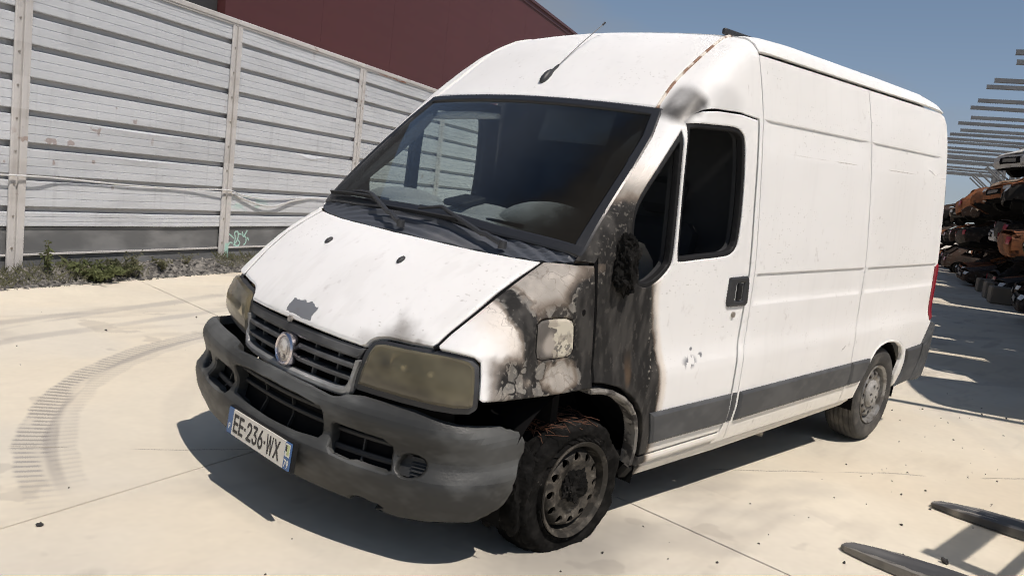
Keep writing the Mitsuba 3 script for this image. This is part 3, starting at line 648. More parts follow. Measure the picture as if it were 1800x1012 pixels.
# headlights
LENS = [(.737,.490,.934),(.733,.502,.940),(.725,.525,.945),(.697,.643,.951),(.653,.772,.960),(.616,.860,.958),(.600,.880,.952),(.592,.896,.936),(.600,.914,.891),(.609,.924,.802),(.620,.918,.795),(.655,.878,.790),(.688,.795,.784),(.727,.659,.780),(.758,.532,.779),(.774,.450,.778),(.768,.467,.842),(.754,.482,.905)]
lp = P3(DIAGL, LENS)
lens = panel(DIAGL, lp.buffer(.004), F, .03, lift=-.002, bevel=.012, drop=.008, flange=.02)
cup = lathe([(.0,-.05),(.03,-.046),(.055,-.033),(.075,-.012),(.088,.010)], 32)
for s_ in (1, -1):
    f = (lambda q: q) if s_ > 0 else flip
    hk = vput('headlight', f(lens), 'lens_plastic', VAN)
    vput('lamp_divider', f(bx(.50,.592,.762,.766,.80,.935)), 'black_plastic', hk); vput('lamp_back', f(bx(.555,.60,.47,.74,.80,.935)), 'lamp_inner', hk); vput('indicator', f(bx(.46,.50,.77,.89,.805,.925)), 'lamp_inner', hk)
    for cy, cx, r in ((.60,.672,.86),(.715,.635,.5)):
        c = cup.copy(); c.apply_scale(r); c.apply_transform(mat(rot([0,1,0], 90) @ np.eye(3), (cx, cy, .868)))
        vput('reflector', f(c), 'reflector', hk)
        b = trimesh.creation.icosphere(2, .014); b.apply_translation((cx+.0, cy, .868)); vput('bulb', f(b), 'plate_pale', hk)
# dark structure behind the nose
vput('front_frame', panel(FRONT, sbox(-.86,.70,.86,.985), F, .06, lift=-.075, flange=0), 'void', VAN)
vput('lamp_surround', panel(DIAGL, lp.buffer(.026).difference(lp.buffer(-.004)), F, .03, lift=-.018, flange=.03), 'black_plastic', VAN)
vput('lamp_surround', flip(panel(DIAGL, lp.buffer(.026).difference(lp.buffer(-.004)), F, .05, lift=-.018, flange=.03)), 'black_plastic', VAN)
# grille
go = [(-.459,.905),(-.445,.86),(-.425,.80),(-.415,.735),(-.395,.715),(-.33,.708),(-.10,.705),(0,.704)]; go = go+[(-y, z) for y, z in go[:-1][::-1]]
gi = [(-.425,.868),(-.414,.82),(-.397,.765),(-.385,.747),(-.33,.740),(0,.737)]; gi = gi+[(-y, z) for y, z in gi[:-1][::-1]]
GO = Polygon(spline(go, 3).tolist()+[(.45,.918),(-.45,.918)]).buffer(0); GI = Polygon(gi)
GR = vput('grille', panel(FRONT, GO.difference(GI).intersection(sbox(-1,.60,1,.862)), F, .03, lift=.006, bevel=.010, drop=.009, flange=.03), 'chrome_dusty', VAN, label='dark grille in a worn bright frame with a round badge')
vput('top_bar', panel(FRONT, Polygon([(-.425,.866),(.425,.866),(.447,.914),(-.447,.914)]), F, .04, lift=-.012, bevel=.01, drop=.006, flange=.03), 'grille_plastic', GR)
for z0 in (.832, .782):
    vput('slat', panel(FRONT, sbox(-.414,z0-.011,.414,z0+.011).intersection(GI.buffer(.006)), F, .05, lift=-.004, bevel=.006, drop=.010, flange=.045), 'grille_plastic', GR)
for y0 in (-.30,-.15,.15,.30):
    vput('rib', panel(FRONT, sbox(y0-.004,.737,y0+.004,.866), F, .05, lift=-.03, flange=.02), 'grille_plastic', GR)
bc = hit([[2, 0, .806]], [-1, 0, 0], 0, 2)[0]
ring = lathe([(.060,-.02),(.064,.0),(.062,.016),(.055,.022),(.049,.018),(.047,.012)], 40); face = lathe([(.0001,.026),(.02,.024),(.038,.018),(.048,.010)], 40)
TB = mat(rot([0,1,0], 84) @ np.diag([1.14, 1.08, 1]), bc+[.006,0,0])
for nm, ms, bs in (('badge', ring, 'chrome'), ('badge_face', face, 'badge_face')):
    ms.apply_transform(TB); vput(nm, ms, bs, GR)
vput('bonnet_latch', trimesh.creation.cylinder(.013, .012, sections=20, transform=mat(rot([0,1,0], 70), tuple(hit([[2, -.035, .926]], [-1,0,0], 0, 2)[0]))), 'dull_steel', HOOD)
# bumper
class Wrap(View):
    def __init__(s, x0, span): s.x0, s.depth = x0, span
    def to2(s, p): p = np.asarray(p, float); return np.stack([np.arctan2(p[..., 1], p[..., 0]-s.x0), p[..., 2]], -1)
    def cast(s, q, fn, n=160):
        q = np.asarray(q, float); c, w = np.cos(q[:, 0]), np.sin(q[:, 0])
        return hit(np.c_[s.x0+2*c, 2*w, q[:, 1]], np.c_[-c, -w, 0*c], 0, 1.9, fn, n)
WR = Wrap(.15, None)
bt = [(.85,0,.728),(.848,.24,.723),(.831,.37,.715),(.818,.402,.721),(.805,.420,.732),(.77,.50,.742),(.735,.62,.741),(.688,.709,.741),(.652,.815,.728),(.616,.854,.721),(.527,.886,.709),(.426,.902,.698),(.360,.925,.672),(.324,.940,.632),(.318,.945,.60),(.345,.955,.55),(.388,.975,.479),(.396,.973,.439),(.44,.95,.385),(.50,.92,.350),(.58,.885,.340),(.674,.839,.337),(.731,.719,.320),(.745,.688,.321)]
bl = [(.775,.62,.326),(.825,.476,.335),(.88,.2,.335),(.885,0,.333)]
BTM = [(.85,0,.728),(.848,.24,.724),(.835,.37,.718),(.823,.405,.724),(.815,.425,.737),(.79,.50,.741),(.76,.70,.741),(.70,.85,.740),(.659,.90,.738),(.577,.936,.733),(.479,.952,.723),(.415,.968,.700)]
br = [(.372,-.973,.665),(.352,-.973,.62),(.40,-1.0,.52),(.47,-1.005,.43),(.60,-.985,.395),(.70,-.93,.375),(.785,-.73,.350)]
r6 = np.random.default_rng(9); k0, k1 = 11, 21; rag = spline(bt[k0:k1], 3)[:-1]; rag[1:] += r6.normal(0, .0045, rag[1:].shape); bt = bt[:k0]+[tuple(q) for q in rag]+bt[k1-1:]
bpoly = P3(WR, bt+bl+[(a,-b,c) for a,b,c in bl[:-1][::-1]]+br[::-1]+[(a,-b,c) for a,b,c in BTM[1:][::-1]]).buffer(0)

def frs(yz): return hit(np.c_[np.full(len(yz), 2.), np.array(yz, float)], [-1, 0, 0], 0, 1.9, FB, 160)
def fr3(y, z): return tuple(frs([(y, z)])[0])
IC = [(-.344,.639),(-.33,.655),(-.186,.670),(0,.675),(.186,.670),(.33,.655),(.344,.639),(.336,.55),(.326,.533),(.2,.525),(0,.522),(-.2,.525),(-.326,.533),(-.336,.55)]
IS = [(.390,.600),(.405,.612),(.625,.604),(.663,.583),(.688,.509),(.678,.495),(.575,.495),(.42,.506),(.394,.521)]
h_c = P3(WR, frs(IC)); h_l = P3(WR, frs(IS)); h_r = P3(WR, frs([(-a, b) for a, b in IS]))
h_f = P3(WR, frs([(.750+.052*math.cos(t), .538+.037*math.sin(t)) for t in np.arange(24)*math.pi/12])); h_g = P3(WR, frs([(-.79-.050*math.cos(t), .556+.036*math.sin(t)) for t in np.arange(24)*math.pi/12]))
tow = P3(WR, frs([(.510,.341),(.527,.356),(.567,.360),(.640,.354),(.660,.342),(.622,.326),(.547,.326),(.514,.330)]))
h_c, h_l, h_r, tow = (q.buffer(0) for q in (h_c, h_l, h_r, tow))
holes = [h_c, h_l, h_r]
BUMP = vput('front_bumper', panel(WR, bpoly.difference(shapely.union_all(holes)).difference(shapely.union_all([h_f, h_g, tow])), FB, .022, bevel=.010, drop=.007, flange=.045), 'bumper_plastic', VAN, smooth=40, label='scuffed dark grey bumper sagging at the burnt corner')
for hpoly in holes:
    vput('intake', panel(WR, hpoly.buffer(.05), FB, .04, lift=-.06, flange=0), 'void', BUMP)
    x0, y0, x1, y1 = hpoly.bounds
    for zc in (y0+(y1-y0)*.36, y0+(y1-y0)*.68):
        vput('intake_bar', panel(WR, sbox(x0, zc-.009, x1, zc+.009).intersection(hpoly.buffer(.004)), FB, .04, lift=-.034, bevel=.004, drop=.004, flange=.02), 'intake_plastic', BUMP)
    for t in (.3, .64) if hpoly is h_c else (.5,):
        xc = x0+(x1-x0)*t
        vput('intake_rib', panel(WR, sbox(xc-.004, y0, xc+.004, y1).intersection(hpoly.buffer(.004)), FB, .04, lift=-.042, flange=.015), 'intake_plastic', BUMP)
for hpoly in (h_f, h_g):
    c = fr3(.79 if hpoly is h_f else -.79, .556)
    fl = vput('fog_lamp_blank', panel(WR, hpoly.buffer(.006), FB, .02, lift=-.030, flange=0), 'intake_plastic', BUMP)
    x0, y0, x1, y1 = hpoly.bounds
    for t in (.2, .35, .5, .65, .8):
        zc = y0+(y1-y0)*t; xa, xb = ((x0+.45*(x1-x0), x1) if x0 > 0 else (x0, x0+.55*(x1-x0))); vput('fin', panel(WR, sbox(xa, zc-.002, xb, zc+.002).intersection(hpoly), FB, .03, lift=-.018, flange=.010), 'intake_plastic', fl)
vput('tow_recess', panel(WR, tow.buffer(.006), FB, .03, lift=-.04, flange=0), 'void', BUMP)
sg = Polygon([(.40,-.70),(.70,-.66),(.79,-.50),(.835,-.2),(.84,0),(.835,.2),(.79,.50),(.70,.66),(.40,.70)]); sg = trimesh.creation.extrude_polygon(sg, .012, engine='earcut'); sg.apply_translation((0,0,.37)); vput('splash_guard', sg, 'void', VAN, smooth=False)
# number plate
PT = mat(frame((0,1,0), (-.10,0,1), (1,0,.10))[:3, :3], (.926, .004, .438))
def plate(name, x0, x1, y0, y1, d0, d1, bs, parent):
    q = bx(x0, x1, y0, y1, d0, d1); q.apply_transform(PT); return vput(name, q, bs, parent, smooth=False)
PL = plate('licence_plate', -.217, .2165, -.055, .055, 0, .006, 'plate_white', VAN); labels[PL] = {'label': 'white number plate reading EE-236-WX'}
plate('plate_holder', -.268, .268, -.061, .061, -.02, -.0005, 'rubber', PL)
plate('country_band', -.26, -.2175, -.055, .055, 0, .006, 'plate_blue', PL)
plate('region_band', .217, .26, -.055, .055, 0, .006, 'plate_blue', PL)
plate('region_crest', .221, .255, -.002, .050, .006, .0066, 'plate_pale', PL)
plate('crest_fleck', .232, .251, .004, .046, .0066, .007, 'plate_green', PL)
plate('crest_mark', .224, .234, .018, .044, .007, .0074, 'plate_ink', PL)
def lettering(name, s, x0, x1, y0, y1, bs, parent, bold=True):
    q = meshkit.text_mesh(s, .08, .0008, bold=bold); b = q.bounds
    q.apply_translation(-b[0]); q.apply_scale(((x1-x0)/(b[1][0]-b[0][0]), (y1-y0)/(b[1][1]-b[0][1]), 1)); q.apply_translation((x0, y0, .0062)); q.apply_transform(PT)
    return vput(name, q, bs, parent, smooth=False)
xs_ = {'E': .040, '2': .041, '3': .041, '6': .041, 'W': .052, 'X': .046}; cx_ = -.205; k_ = 0
for ch in 'EE-236-WX':
    if ch == '-': plate('dash', cx_, cx_+.014, -.008, .004, .006, .0067, 'plate_ink', PL); cx_ += .023
    else:
        lettering('character', ch, cx_, cx_+xs_[ch], -.040, .040, 'plate_ink', PL); cx_ += xs_[ch]+.0065
lettering('country_letter', 'F', -.247, -.231, -.036, -.012, 'plate_pale', PL); lettering('region_number', '79', .222, .255, -.046, -.014, 'plate_pale', PL)
# mirror burnt to a lump on the near door
mm = trimesh.creation.icosphere(4, 1); k = np.array(mm.vertices); n_ = meshkit.fbm(k*2.3+4, 5, 3)-.5; n2 = meshkit.fbm(k*7, 4, 9)-.5
k = k*np.array([.062,.050,.120])*(1+.9*n_+.5*n2)[:, None]; k[:, 0] += .25*k[:, 2]*.3
MIR = vput('mirror', tm(k+[-.115,.985,1.315], mm.faces), 'charred_rubber', VAN, label='mirror burnt and melted to a black lump')
for (dx, dz, r) in ((-.10,1.41,.03),(-.15,1.36,.026),(-.08,1.25,.03),(-.14,1.22,.024)):
    q = np.array(mm.vertices)*r*(1+1.1*(meshkit.fbm(np.array(mm.vertices)*2.7+dx*40, 4, 2)-.5))[:, None]; vput('drip', tm(q+[dx,.995,dz], mm.faces), 'charred_rubber', MIR)
# aerial and roof lamp
hb = hit([[-.545,.021,3]], [0,0,-1], 0, 1.5)[0]
ab = trimesh.creation.icosphere(3, 1); k = np.array(ab.vertices)*[.055,.020,.022]; k[:, 1] *= 1-.5*np.clip(k[:, 0]/.055, -1, 1)*-1*.6; ab = tm(k, ab.faces); ab.apply_transform(mat(rot([0,1,0], 42), hb+[0,0,.008]))
AN = vput('antenna', ab, 'black_plastic', VAN)
tip = np.array([-.915,.036,2.424]); vput('mast', tube([hb+[-.02,0,.026], hb+[-.075,.003,.075]], [.010,.006], 8), 'black_plastic', AN)
vput('rod', tube([hb+[-.07,.003,.07], (hb+[-.07,.003,.07]+tip)/2+[0,0,.006], tip], .0026, 6), 'antenna_rod', AN); vput('rod_tip', tube([tip, tip+(tip-hb)*.045], .006, 6), 'black_plastic', AN)
rp = hit([[-1.26,.66,3]], [0,0,-1], 0, 1.5)[0]
vput('roof_bracket', bx(rp[0]-.10, rp[0]+.16, rp[1]-.012, rp[1]+.012, rp[2]-.005, rp[2]+.026, .006), 'black_plastic', VAN)
# cabin
def ell(c, r, cut=None):
    e = trimesh.creation.icosphere(3, 1); e.apply_scale(r); e.apply_translation(c); return e
DB = [(.185,1.378),(.10,1.402),(-.02,1.422),(-.13,1.422),(-.24,1.395),(-.32,1.32),(-.35,1.24),(-.33,1.05),(-.25,.85),(.05,.8),(.25,1.2)]
yy_ = np.linspace(-.86, .86, 19); n_ = len(DB); dv = np.array([(x-.17*y*y-.03, y, z-.02*y*y) for y in yy_ for x, z in DB])
df = [q for i in range(18) for k in range(n_) for q in ([i*n_+k, i*n_+(k+1) % n_, (i+1)*n_+(k+1) % n_], [i*n_+k, (i+1)*n_+(k+1) % n_, (i+1)*n_+k])]; dm = tm(dv, df)
DASH = vput('dashboard', dm, 'dash', VAN)
vput('binnacle', ell((-.20,.47,1.36), (.21,.30,.15)), 'dash', DASH); vput('centre_hump', ell((-.14,.10,1.37), (.18,.24,.085)), 'dash', DASH)
vput('speaker_hump', ell((-.17,-.57,1.385), (.20,.24,.078)), 'dash', DASH)
tr_ = bx(-.075,.075,-.075,.075,0,.03,.008); tr_.apply_transform(mat(rot([0,1,0], 12), (-.05,.05,1.445))); vput('tray', tr_, 'rubber', DASH)
for y0, y1 in ((-.62,-.45),(-.18,.0),(.30,.52)):
    vput('vent', bx(.02,.04,y0,y1,1.395,1.412), 'rubber', DASH)
wheel_rim = trimesh.creation.torus(.205, .014, 40, 10); R_ = rot([0,1,0], -58); wheel_rim.apply_transform(mat(R_, (-.47,.44,1.25)))
SW = vput('steering_wheel', wheel_rim, 'rubber', VAN)
hubm = trimesh.creation.cylinder(.075,.04,sections=24); hubm.apply_transform(mat(R_, (-.46,.44,1.245))); vput('hub', hubm, 'rubber', SW)
for a in (0, 120, 240):
    d = R_ @ np.array([math.cos(math.radians(a+30)), math.sin(math.radians(a+30)), 0]); c = np.array([-.465,.44,1.247]); vput('spoke', tube([c+d*.05, c+d*.2], .012, 6), 'rubber', SW)
bk_ = Polygon([(float(side_y(-1.2, z))-.045, z) for z in (.40,.8,1.2,1.6,2.0,2.25)]+[(.70,2.33),(-.70,2.33)]+[(.045-float(side_y(-1.2, z)), z) for z in (2.25,2.0,1.6,1.2,.8,.40)]); bk_ = trimesh.creation.extrude_polygon(bk_, .02, engine='earcut'); bk_.apply_transform(mat(frame((0,1,0),(0,0,1),(1,0,0))[:3,:3], (-1.17,0,0))); vput('bulkhead', bk_, 'cabin_dark', VAN, smooth=False); vput('cab_floor', bx(-1.17,.30,-.90,.90,.42,.45), 'void', VAN)
vput('firewall', bx(.10,.14,-.90,.90,.45,1.30), 'void', VAN)
vput('headliner', panel(TOP, sbox(-1.15,-.84,-.50,.84), lambda p: F(p)+.05, .1, flange=0), 'cabin_dark', VAN)
for y0, w in ((.44,.46),(-.42,.86)):
    s = vput('seat', bx(-.98,-.50,y0-w/2,y0+w/2,.72,.88,.04), 'seat_cloth', VAN)
    b = bx(-.08,.08,-w/2,w/2,0,.62,.05); b.apply_transform(mat(rot([0,1,0], -12), (-.98,y0,.84))); vput('seat_back', b, 'seat_cloth', s)
    for h0 in ([y0] if w < .6 else [y0-.2, y0+.2]):
        b = bx(-.05,.05,-.13,.13,0,.19,.04); b.apply_transform(mat(rot([0,1,0], -12), (-1.09,h0,1.48))); vput('headrest', b, 'seat_cloth', s)
vput('sun_visor', tube([(-.50,-.845,1.862),(-.505,-.70,1.872),(-.505,-.45,1.885),(-.50,-.255,1.888)], [.016,.022,.022,.014], 10), 'cabin_grey', VAN)
q = bx(-.006,.006,-.22,.22,-.165,0,.004); q.apply_transform(mat(rot([0,1,0], -18), (-.53,.29,1.945))); vput('sun_visor', q, 'visor_grey', VAN)
vput('cargo_floor', bx(-3.9,-1.17,-.88,.88,.40,.44), 'void', VAN)
vput('underbody', bx(-3.85,-.45,-.80,.80,.30,.395,.02), 'void', VAN); vput('engine_bay', bx(-.05,.62,-.55,.55,.30,.95,.05), 'void', VAN)
# wheel wells
for xc, zc, r, y0 in ((0.,.40,.43,.60), (-3.2,.36,.36,.62)):
    for s_ in (1, -1):
        w = np.linspace(-.25, math.pi+.25, 24); pf = np.c_[xc+r*np.cos(w), zc+r*np.sin(w)]
        v = np.vstack([np.c_[pf[:, 0], np.full(24, s_*y0), pf[:, 1]], np.c_[pf[:, 0], np.full(24, s_*.945), pf[:, 1]], [[xc, s_*y0, zc]]])
        f = []
        for i in range(23): f += [[i, i+1, 25+i], [i, 25+i, 24+i], [48, i, i+1]]
        vput('wheel_well', tm(v, f), 'void', VAN)
# wheels: axis along y, outer side at +y
def rim_mesh(burnt):
    prof = pchip([0,.03,.06,.085,.105,.13,.152,.168,.178], [.026,.026,.022,.014,.018,.026,.020,-.004,-.03])
    disc = Point(0, 0).buffer(.178, 64).difference(Point(0, 0).buffer(.028, 24))
    for a in np.arange(12)*math.pi/6: disc = disc.difference(Point(.139*math.cos(a), .139*math.sin(a)).buffer(.0185, 14))
    V, f = grid2d(disc, .012, .012); h = prof(np.hypot(V[:, 0], V[:, 1]))
    b = borders(f); n = len(V); v = np.c_[V, h]; f2 = []
    ids = np.unique(b); mp = -np.ones(n, int); mp[ids] = n+np.arange(len(ids)); v = np.vstack([v, v[ids]-[0,0,.012]])
    f = np.vstack([f, np.c_[b[:, 1], b[:, 0], mp[b[:, 0]]], np.c_[b[:, 1], mp[b[:, 0]], mp[b[:, 1]]]])
    barrel = lathe([(.176,-.055),(.178,-.03),(.183,.0),(.186,.030),(.196,.038),(.205,.043),(.207,.037),(.205,.030),(.193,.026),(.186,-.02),(.183,-.15),(.205,-.165)], 64)
    return tm(v, f), barrel
TW = frame((1,0,0),(0,0,-1),(0,1,0))                            # lathe axis z -> van y
def tyre_mesh(squash=0., floor_h=None, noise_=0.):
    prof = spline([(.196,.020),(.215,.036),(.25,.046),(.29,.046),(.314,.036),(.328,.014),(.334,-.02),(.336,-.062),(.334,-.104),(.328,-.138),(.314,-.160),(.29,-.170),(.25,-.170),(.21,-.160),(.196,-.145)], 4)
    m_ = lathe(prof, 120); v = np.array(m_.vertices); k = len(prof)
    for i in range(120):
        rows = v[i*k:(i+1)*k]; r = np.hypot(rows[:, 0], rows[:, 1])
        if i % 2: rows[:, :2] *= np.where((r > .312) & ((rows[:, 2] > .005) | (rows[:, 2] < -.13)), .987, 1)[:, None]
        g = np.abs(((rows[:, 2]+.06)/.033+.5) % 1-.5) < .12
        rows[:, :2] *= np.where((r > .328) & g, .978, 1)[:, None]
    return tm(v, m_.faces)
def wheel(name, centre, label, burnt, front, floor_z, steer=0.):
    sgn = 1 if centre[1] > 0 else -1
    M = mat(rot([0,0,1], steer) @ np.diag([1, sgn, 1]) @ TW[:3, :3], centre)
    def on(mesh):
        q = mesh.copy(); q.apply_transform(M)
        return q
    disc, barrel = rim_mesh(burnt)
    W_ = vput(name, on(barrel), 'burnt_steel' if burnt else 'wheel_steel', VAN, label=label)
    vput('brake_drum', on(lathe([(0,-.075),(.165,-.075),(.165,-.14),(0,-.14)], 40)), 'void', W_)
    vput('wheel_disc', on(disc), 'burnt_steel' if burnt else 'wheel_steel', W_)
    ty = on(tyre_mesh()); v = np.array(ty.vertices); 
    # world height of every vertex: what would sink into the concrete is pressed flat and bulges
    wz = v2w(v)[:, 2]; sink = np.clip(.002-wz, 0, None)
    r = np.hypot(v[:, 0]-centre[0], v[:, 2]-centre[2])
    if burnt:
        n1 = meshkit.fbm(v*9, 4, 2)-.5; n2 = meshkit.fbm(v*30, 3, 6)-.5
        up = np.clip((v[:, 2]-centre[2])/.3, 0, 1)
        k_ = np.where(r > .215, (.215+(r-.215)*.84)/r, 1.); v[:, 0] = centre[0]+(v[:, 0]-centre[0])*k_; v[:, 2] = centre[2]+(v[:, 2]-centre[2])*k_
        v[:, 2] += -up*.02*(r > .25); amt = (.030*n1+.012*n2)*(r > .215)
        d = (v-np.array(centre))/np.maximum(r, .05)[:, None]; d[:, 1] = 0
        v += d*amt[:, None]; v[:, 1] += ((.03*n1+.012*n2)-.018)*(r > .215)
        wz = v2w(v)[:, 2]; sink = np.clip(.002-wz, 0, None)
        side = np.sign(v[:, 1]-(centre[1]-.06*sgn))
        v[:, 1] += side*np.clip(sink, 0, .1)*.35; v[:, 0] += np.sign(v[:, 0]-centre[0])*sink*.5
    else:
        v[:, 1] += np.sign(v[:, 1]-(centre[1]-.06*sgn))*sink*.5
    v[:, 2] += np.clip(.002-v2w(v)[:, 2], 0, None)
    tk = vput('tyre', tm(v, ty.faces), 'charred_rubber' if burnt else 'tyre_rubber', W_, smooth=25)
    return W_, on, tk
WF, onf, tkf = wheel('wheel', (-.005,.925,.362), 'near front wheel, burnt black on a collapsed tyre', True, True, 0)
hubn = trimesh.creation.icosphere(4, 1); k = np.array(hubn.vertices); k = k*np.array([.066,.066,.028])*(1+1.0*(meshkit.fbm(k*1.8+2, 5, 8)-.5)+.7*(meshkit.fbm(k*5, 3, 1)-.5))[:, None]
vput('melted_cap', onf(tm(k+[.01,-.02,.034], hubn.faces)), 'charred_rubber', WF)
r2 = np.random.default_rng(5); wires = []
for i in range(150):                                              # steel cord frayed out of the burnt tread
    a = math.radians(r2.uniform(52, 104)); b = a+math.radians(r2.normal(4, 7)); y0 = r2.uniform(.76, .90); rr_ = r2.uniform(.285, .305)+.02*math.sin(a*7)
    p0 = np.array([rr_*math.cos(a), 0, rr_*math.sin(a)]); p1 = np.array([rr_*math.cos(b), 0, (rr_+r2.uniform(-.01,.02))*math.sin(b)])
    y1 = y0+r2.uniform(.02,.10); pts = [p0+[-.005, y0, .362], (p0+p1)/2+[-.005, (y0+y1)/2, .362+r2.uniform(.0,.014)], p1+[-.005, y1, .362+r2.uniform(-.014,.006)]]
    wires.append(tube(pts, .0012, 4, False))
vput('tyre_cord', cat(*wires), 'rust_wire', tkf)
WRr, onr, _ = wheel('wheel', (-3.2,.905,.337), 'near rear wheel with silver steel rim and pale hub cap', False, False, 0)
capd = Point(0, 0).buffer(.094, 40)
for a in np.arange(5)*2*math.pi/5: capd = capd.difference(Polygon(spline([(.030*math.cos(a), .030*math.sin(a)),(.052*math.cos(a-.28), .052*math.sin(a-.28)),(.070*math.cos(a-.16), .070*math.sin(a-.16)),(.070*math.cos(a+.16), .070*math.sin(a+.16)),(.052*math.cos(a+.28), .052*math.sin(a+.28))], 4, True)))
V_, f_ = grid2d(capd, .012, .012); rr_ = np.hypot(V_[:, 0], V_[:, 1]); v_ = np.c_[V_, .044-.35*rr_**2-1.0*np.clip(rr_-.078, 0, 1)]
b_ = borders(f_); ids = np.unique(b_); mp = -np.ones(len(v_), int); mp[ids] = len(v_)+np.arange(len(ids)); v_ = np.vstack([v_, v_[ids]-[0,0,.016]]); f_ = np.vstack([f_, np.c_[b_[:, 1], b_[:, 0], mp[b_[:, 0]]], np.c_[b_[:, 1], mp[b_[:, 0]], mp[b_[:, 1]]]])
vput('hub_cap', onr(tm(v_, f_)), 'wheel_cap', WRr)
for c_, lb in (((-.005,-.905,.375), None), ((-3.2,-.905,.275), None)): wheel('wheel', c_, lb, False, False, 0)
# exhaust below the near sill
ex = vput('exhaust_pipe', tube([(-1.5,.35,.30),(-1.8,.45,.25),(-1.97,.60,.215),(-2.06,.74,.195)], .036, 16), 'dull_steel', VAN)
vput('pipe_mouth', tube([(-2.045,.715,.198),(-2.065,.748,.194)], .038, 16), 'void', ex) if False else None
vput('axle', tube([(-3.2,-.8,.31),(-3.2,.8,.33)], .045, 10), 'void', VAN)
# remains of the melted wheel-arch liner hanging behind the bumper
q = trimesh.creation.icosphere(4, 1); k = np.array(q.vertices)
k = k*np.array([.07,.13,.22])*(1+1.1*(meshkit.fbm(k*2.0+7, 5, 4)-.5))[:, None]
vput('melted_liner', tm(k+[.31,.84,.44], q.faces), 'charred_rubber', VAN)
# setting materials
def arc_band(x, y, cx, cy, r, w): return dr.abs(dr.sqrt(dr.square(x-cx)+dr.square(y-cy))-r)/w
def concrete_color(p, n, uv):
    x, y = p.x, p.y
    a = fbm(x*.55, y*.55, 0, 4); b = fbm(x*2.3+9, y*2.3, 1, 4); c = fbm(x*11, y*11, 2, 3)
    col = mix((.60, .556, .463), (.578, .542, .465), sm(.35, .65, a)); col = mix(col, (.61, .557, .455), sm(.52, .75, fbm(x*.9+31, y*.9, 4, 3))*.8)
    col = col*(.955+.09*b)*(.975+.05*c)
    smear = fbm(x*1.2+.5*y, y*5.5-2*x*.3, 3.3, 4); col = mix(col, (.40, .365, .31), sm(.54, .72, smear)*dr.select(x < -1.2, .55, .34)*sm(.36, .58, a+.3*sm(-1, -6, x)))
    col = mix(col, (.34, .32, .29), sm(.66, .80, fbm(x*.8+3, y*1.7+x*.6, 8, 4))*.35)
    # the lugged tyre print
    cx, cy, r = -2.118, -.150, 3.655
    dx, dy = x-cx, y-cy; rad = dr.sqrt(dr.square(dx)+dr.square(dy)); ang = dr.atan2(dy, dx)
    t = (rad-r)/.135; ta = dr.abs(t)
    arc = ang*r
    u = arc/.062+.9*dr.sign(t)*.0+.35*ta; lug = sm(.22, .48, dr.abs(u-dr.floor(u)-.5)*2*.62+.22*(c-.5)+.15*(b-.5))
    edge = 1-sm(.86, 1.08, ta+.22*(c-.5)+.2*(b-.5))
    core = 1-sm(.06, .30, dr.abs(t+.18)+.25*(b-.5))
    fade = sm(-1.55, -1.0, ang)*(1-sm(-.24, -.02, ang))
    wob = sm(.18, .40, fbm(arc*2.1, t*1.1, 9, 3))
    outer = sm(-.25, .15, t); near = .35+.65*sm(-1.15, -.55, ang)
    k = edge*(lug*(.16+.42*outer)*near*wob+.13+.10*outer)+core*.40*sm(.30, .55, fbm(arc*1.2, t*1.5, 6, 3))
    k = dr.clip(k, 0, 1)*fade*sm(.10, .36, fbm(x*2.2+5, y*2.2, 5, 3))
    col = mix(col, (.24, .225, .215), k)
    # older, fainter tracks
    for (ax, ay, bx_, by, w, s) in ((2.4, -3.45, -2.6, -5.85, .11, .46), (2.2, -2.95, -2.0, -4.9, .10, .36), (1.6, -3.55, -.4, -4.75, .05, .34), (.2, 2.9, -5.2, 1.75, .10, .13), (-2.2, 2.6, -5.6, .6, .12, .12)):
        q, t_, l_ = line_d(x+.25*(fbm(x*.6, y*.6, 5, 2)-.5), y+.25*(fbm(x*.6+7, y*.6, 5, 2)-.5), ax, ay, bx_, by)
        col = mix(col, (.25, .24, .235), (1-sm(.35, 1.15, q/w+.6*(b-.5)))*s*sm(.28, .58, fbm(x*1.4+3, y*1.4, w*40, 3))*sm(-.2, .5, t_)*sm(l_+.2, l_-.8, t_))
    q = arc_band(x, y, -2.118, -.15, 3.05, .10); col = mix(col, (.25, .24, .235), (1-sm(.4, 1.1, q+.5*(b-.5)))*.10*sm(.30, .55, fbm(x*1.1, y*1.1, 3, 3)))
    dirt = fbm(x*.35+11, y*.35, 2, 5); col = mix(col, (.50, .44, .345), sm(.50, .66, dirt)*.5)
    drip = fbm(x*4.2, y*4.2, 7, 4); col = mix(col, (.33, .30, .26), sm(.66, .76, drip)*.35*sm(.42, .6, a))
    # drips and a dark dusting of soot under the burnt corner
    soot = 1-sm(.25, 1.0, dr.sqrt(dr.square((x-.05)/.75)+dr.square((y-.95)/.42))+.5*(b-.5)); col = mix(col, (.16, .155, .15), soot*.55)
    # hairline cracks
    for (ax, ay, bx_, by, w) in ((1.9, -1.45, -.3, -.2, .0035), (-1.6, .75, -4.4, 2.55, .004), (.60, 1.0, .95, 1.7, .003)):
        d, s, l = line_d(x+.06*(b-.5), y+.06*(b-.5), ax, ay, bx_, by)
        col = mix(col, (.25, .22, .18), (1-sm(w, w*2.6, d))*sm(-.1, 0, s)*(1-sm(l-.1, l, s))*.65*sm(.30, .5, fbm(x*5, y*5, 3, 2)))
    return col*(1.045+.03*noise(x*40, y*40, 1))
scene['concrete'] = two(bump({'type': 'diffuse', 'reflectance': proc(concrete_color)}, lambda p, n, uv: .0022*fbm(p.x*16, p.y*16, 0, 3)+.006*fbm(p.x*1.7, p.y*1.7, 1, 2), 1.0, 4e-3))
scene['joint_dirt'] = two(pr((.17, .15, .12), .95))
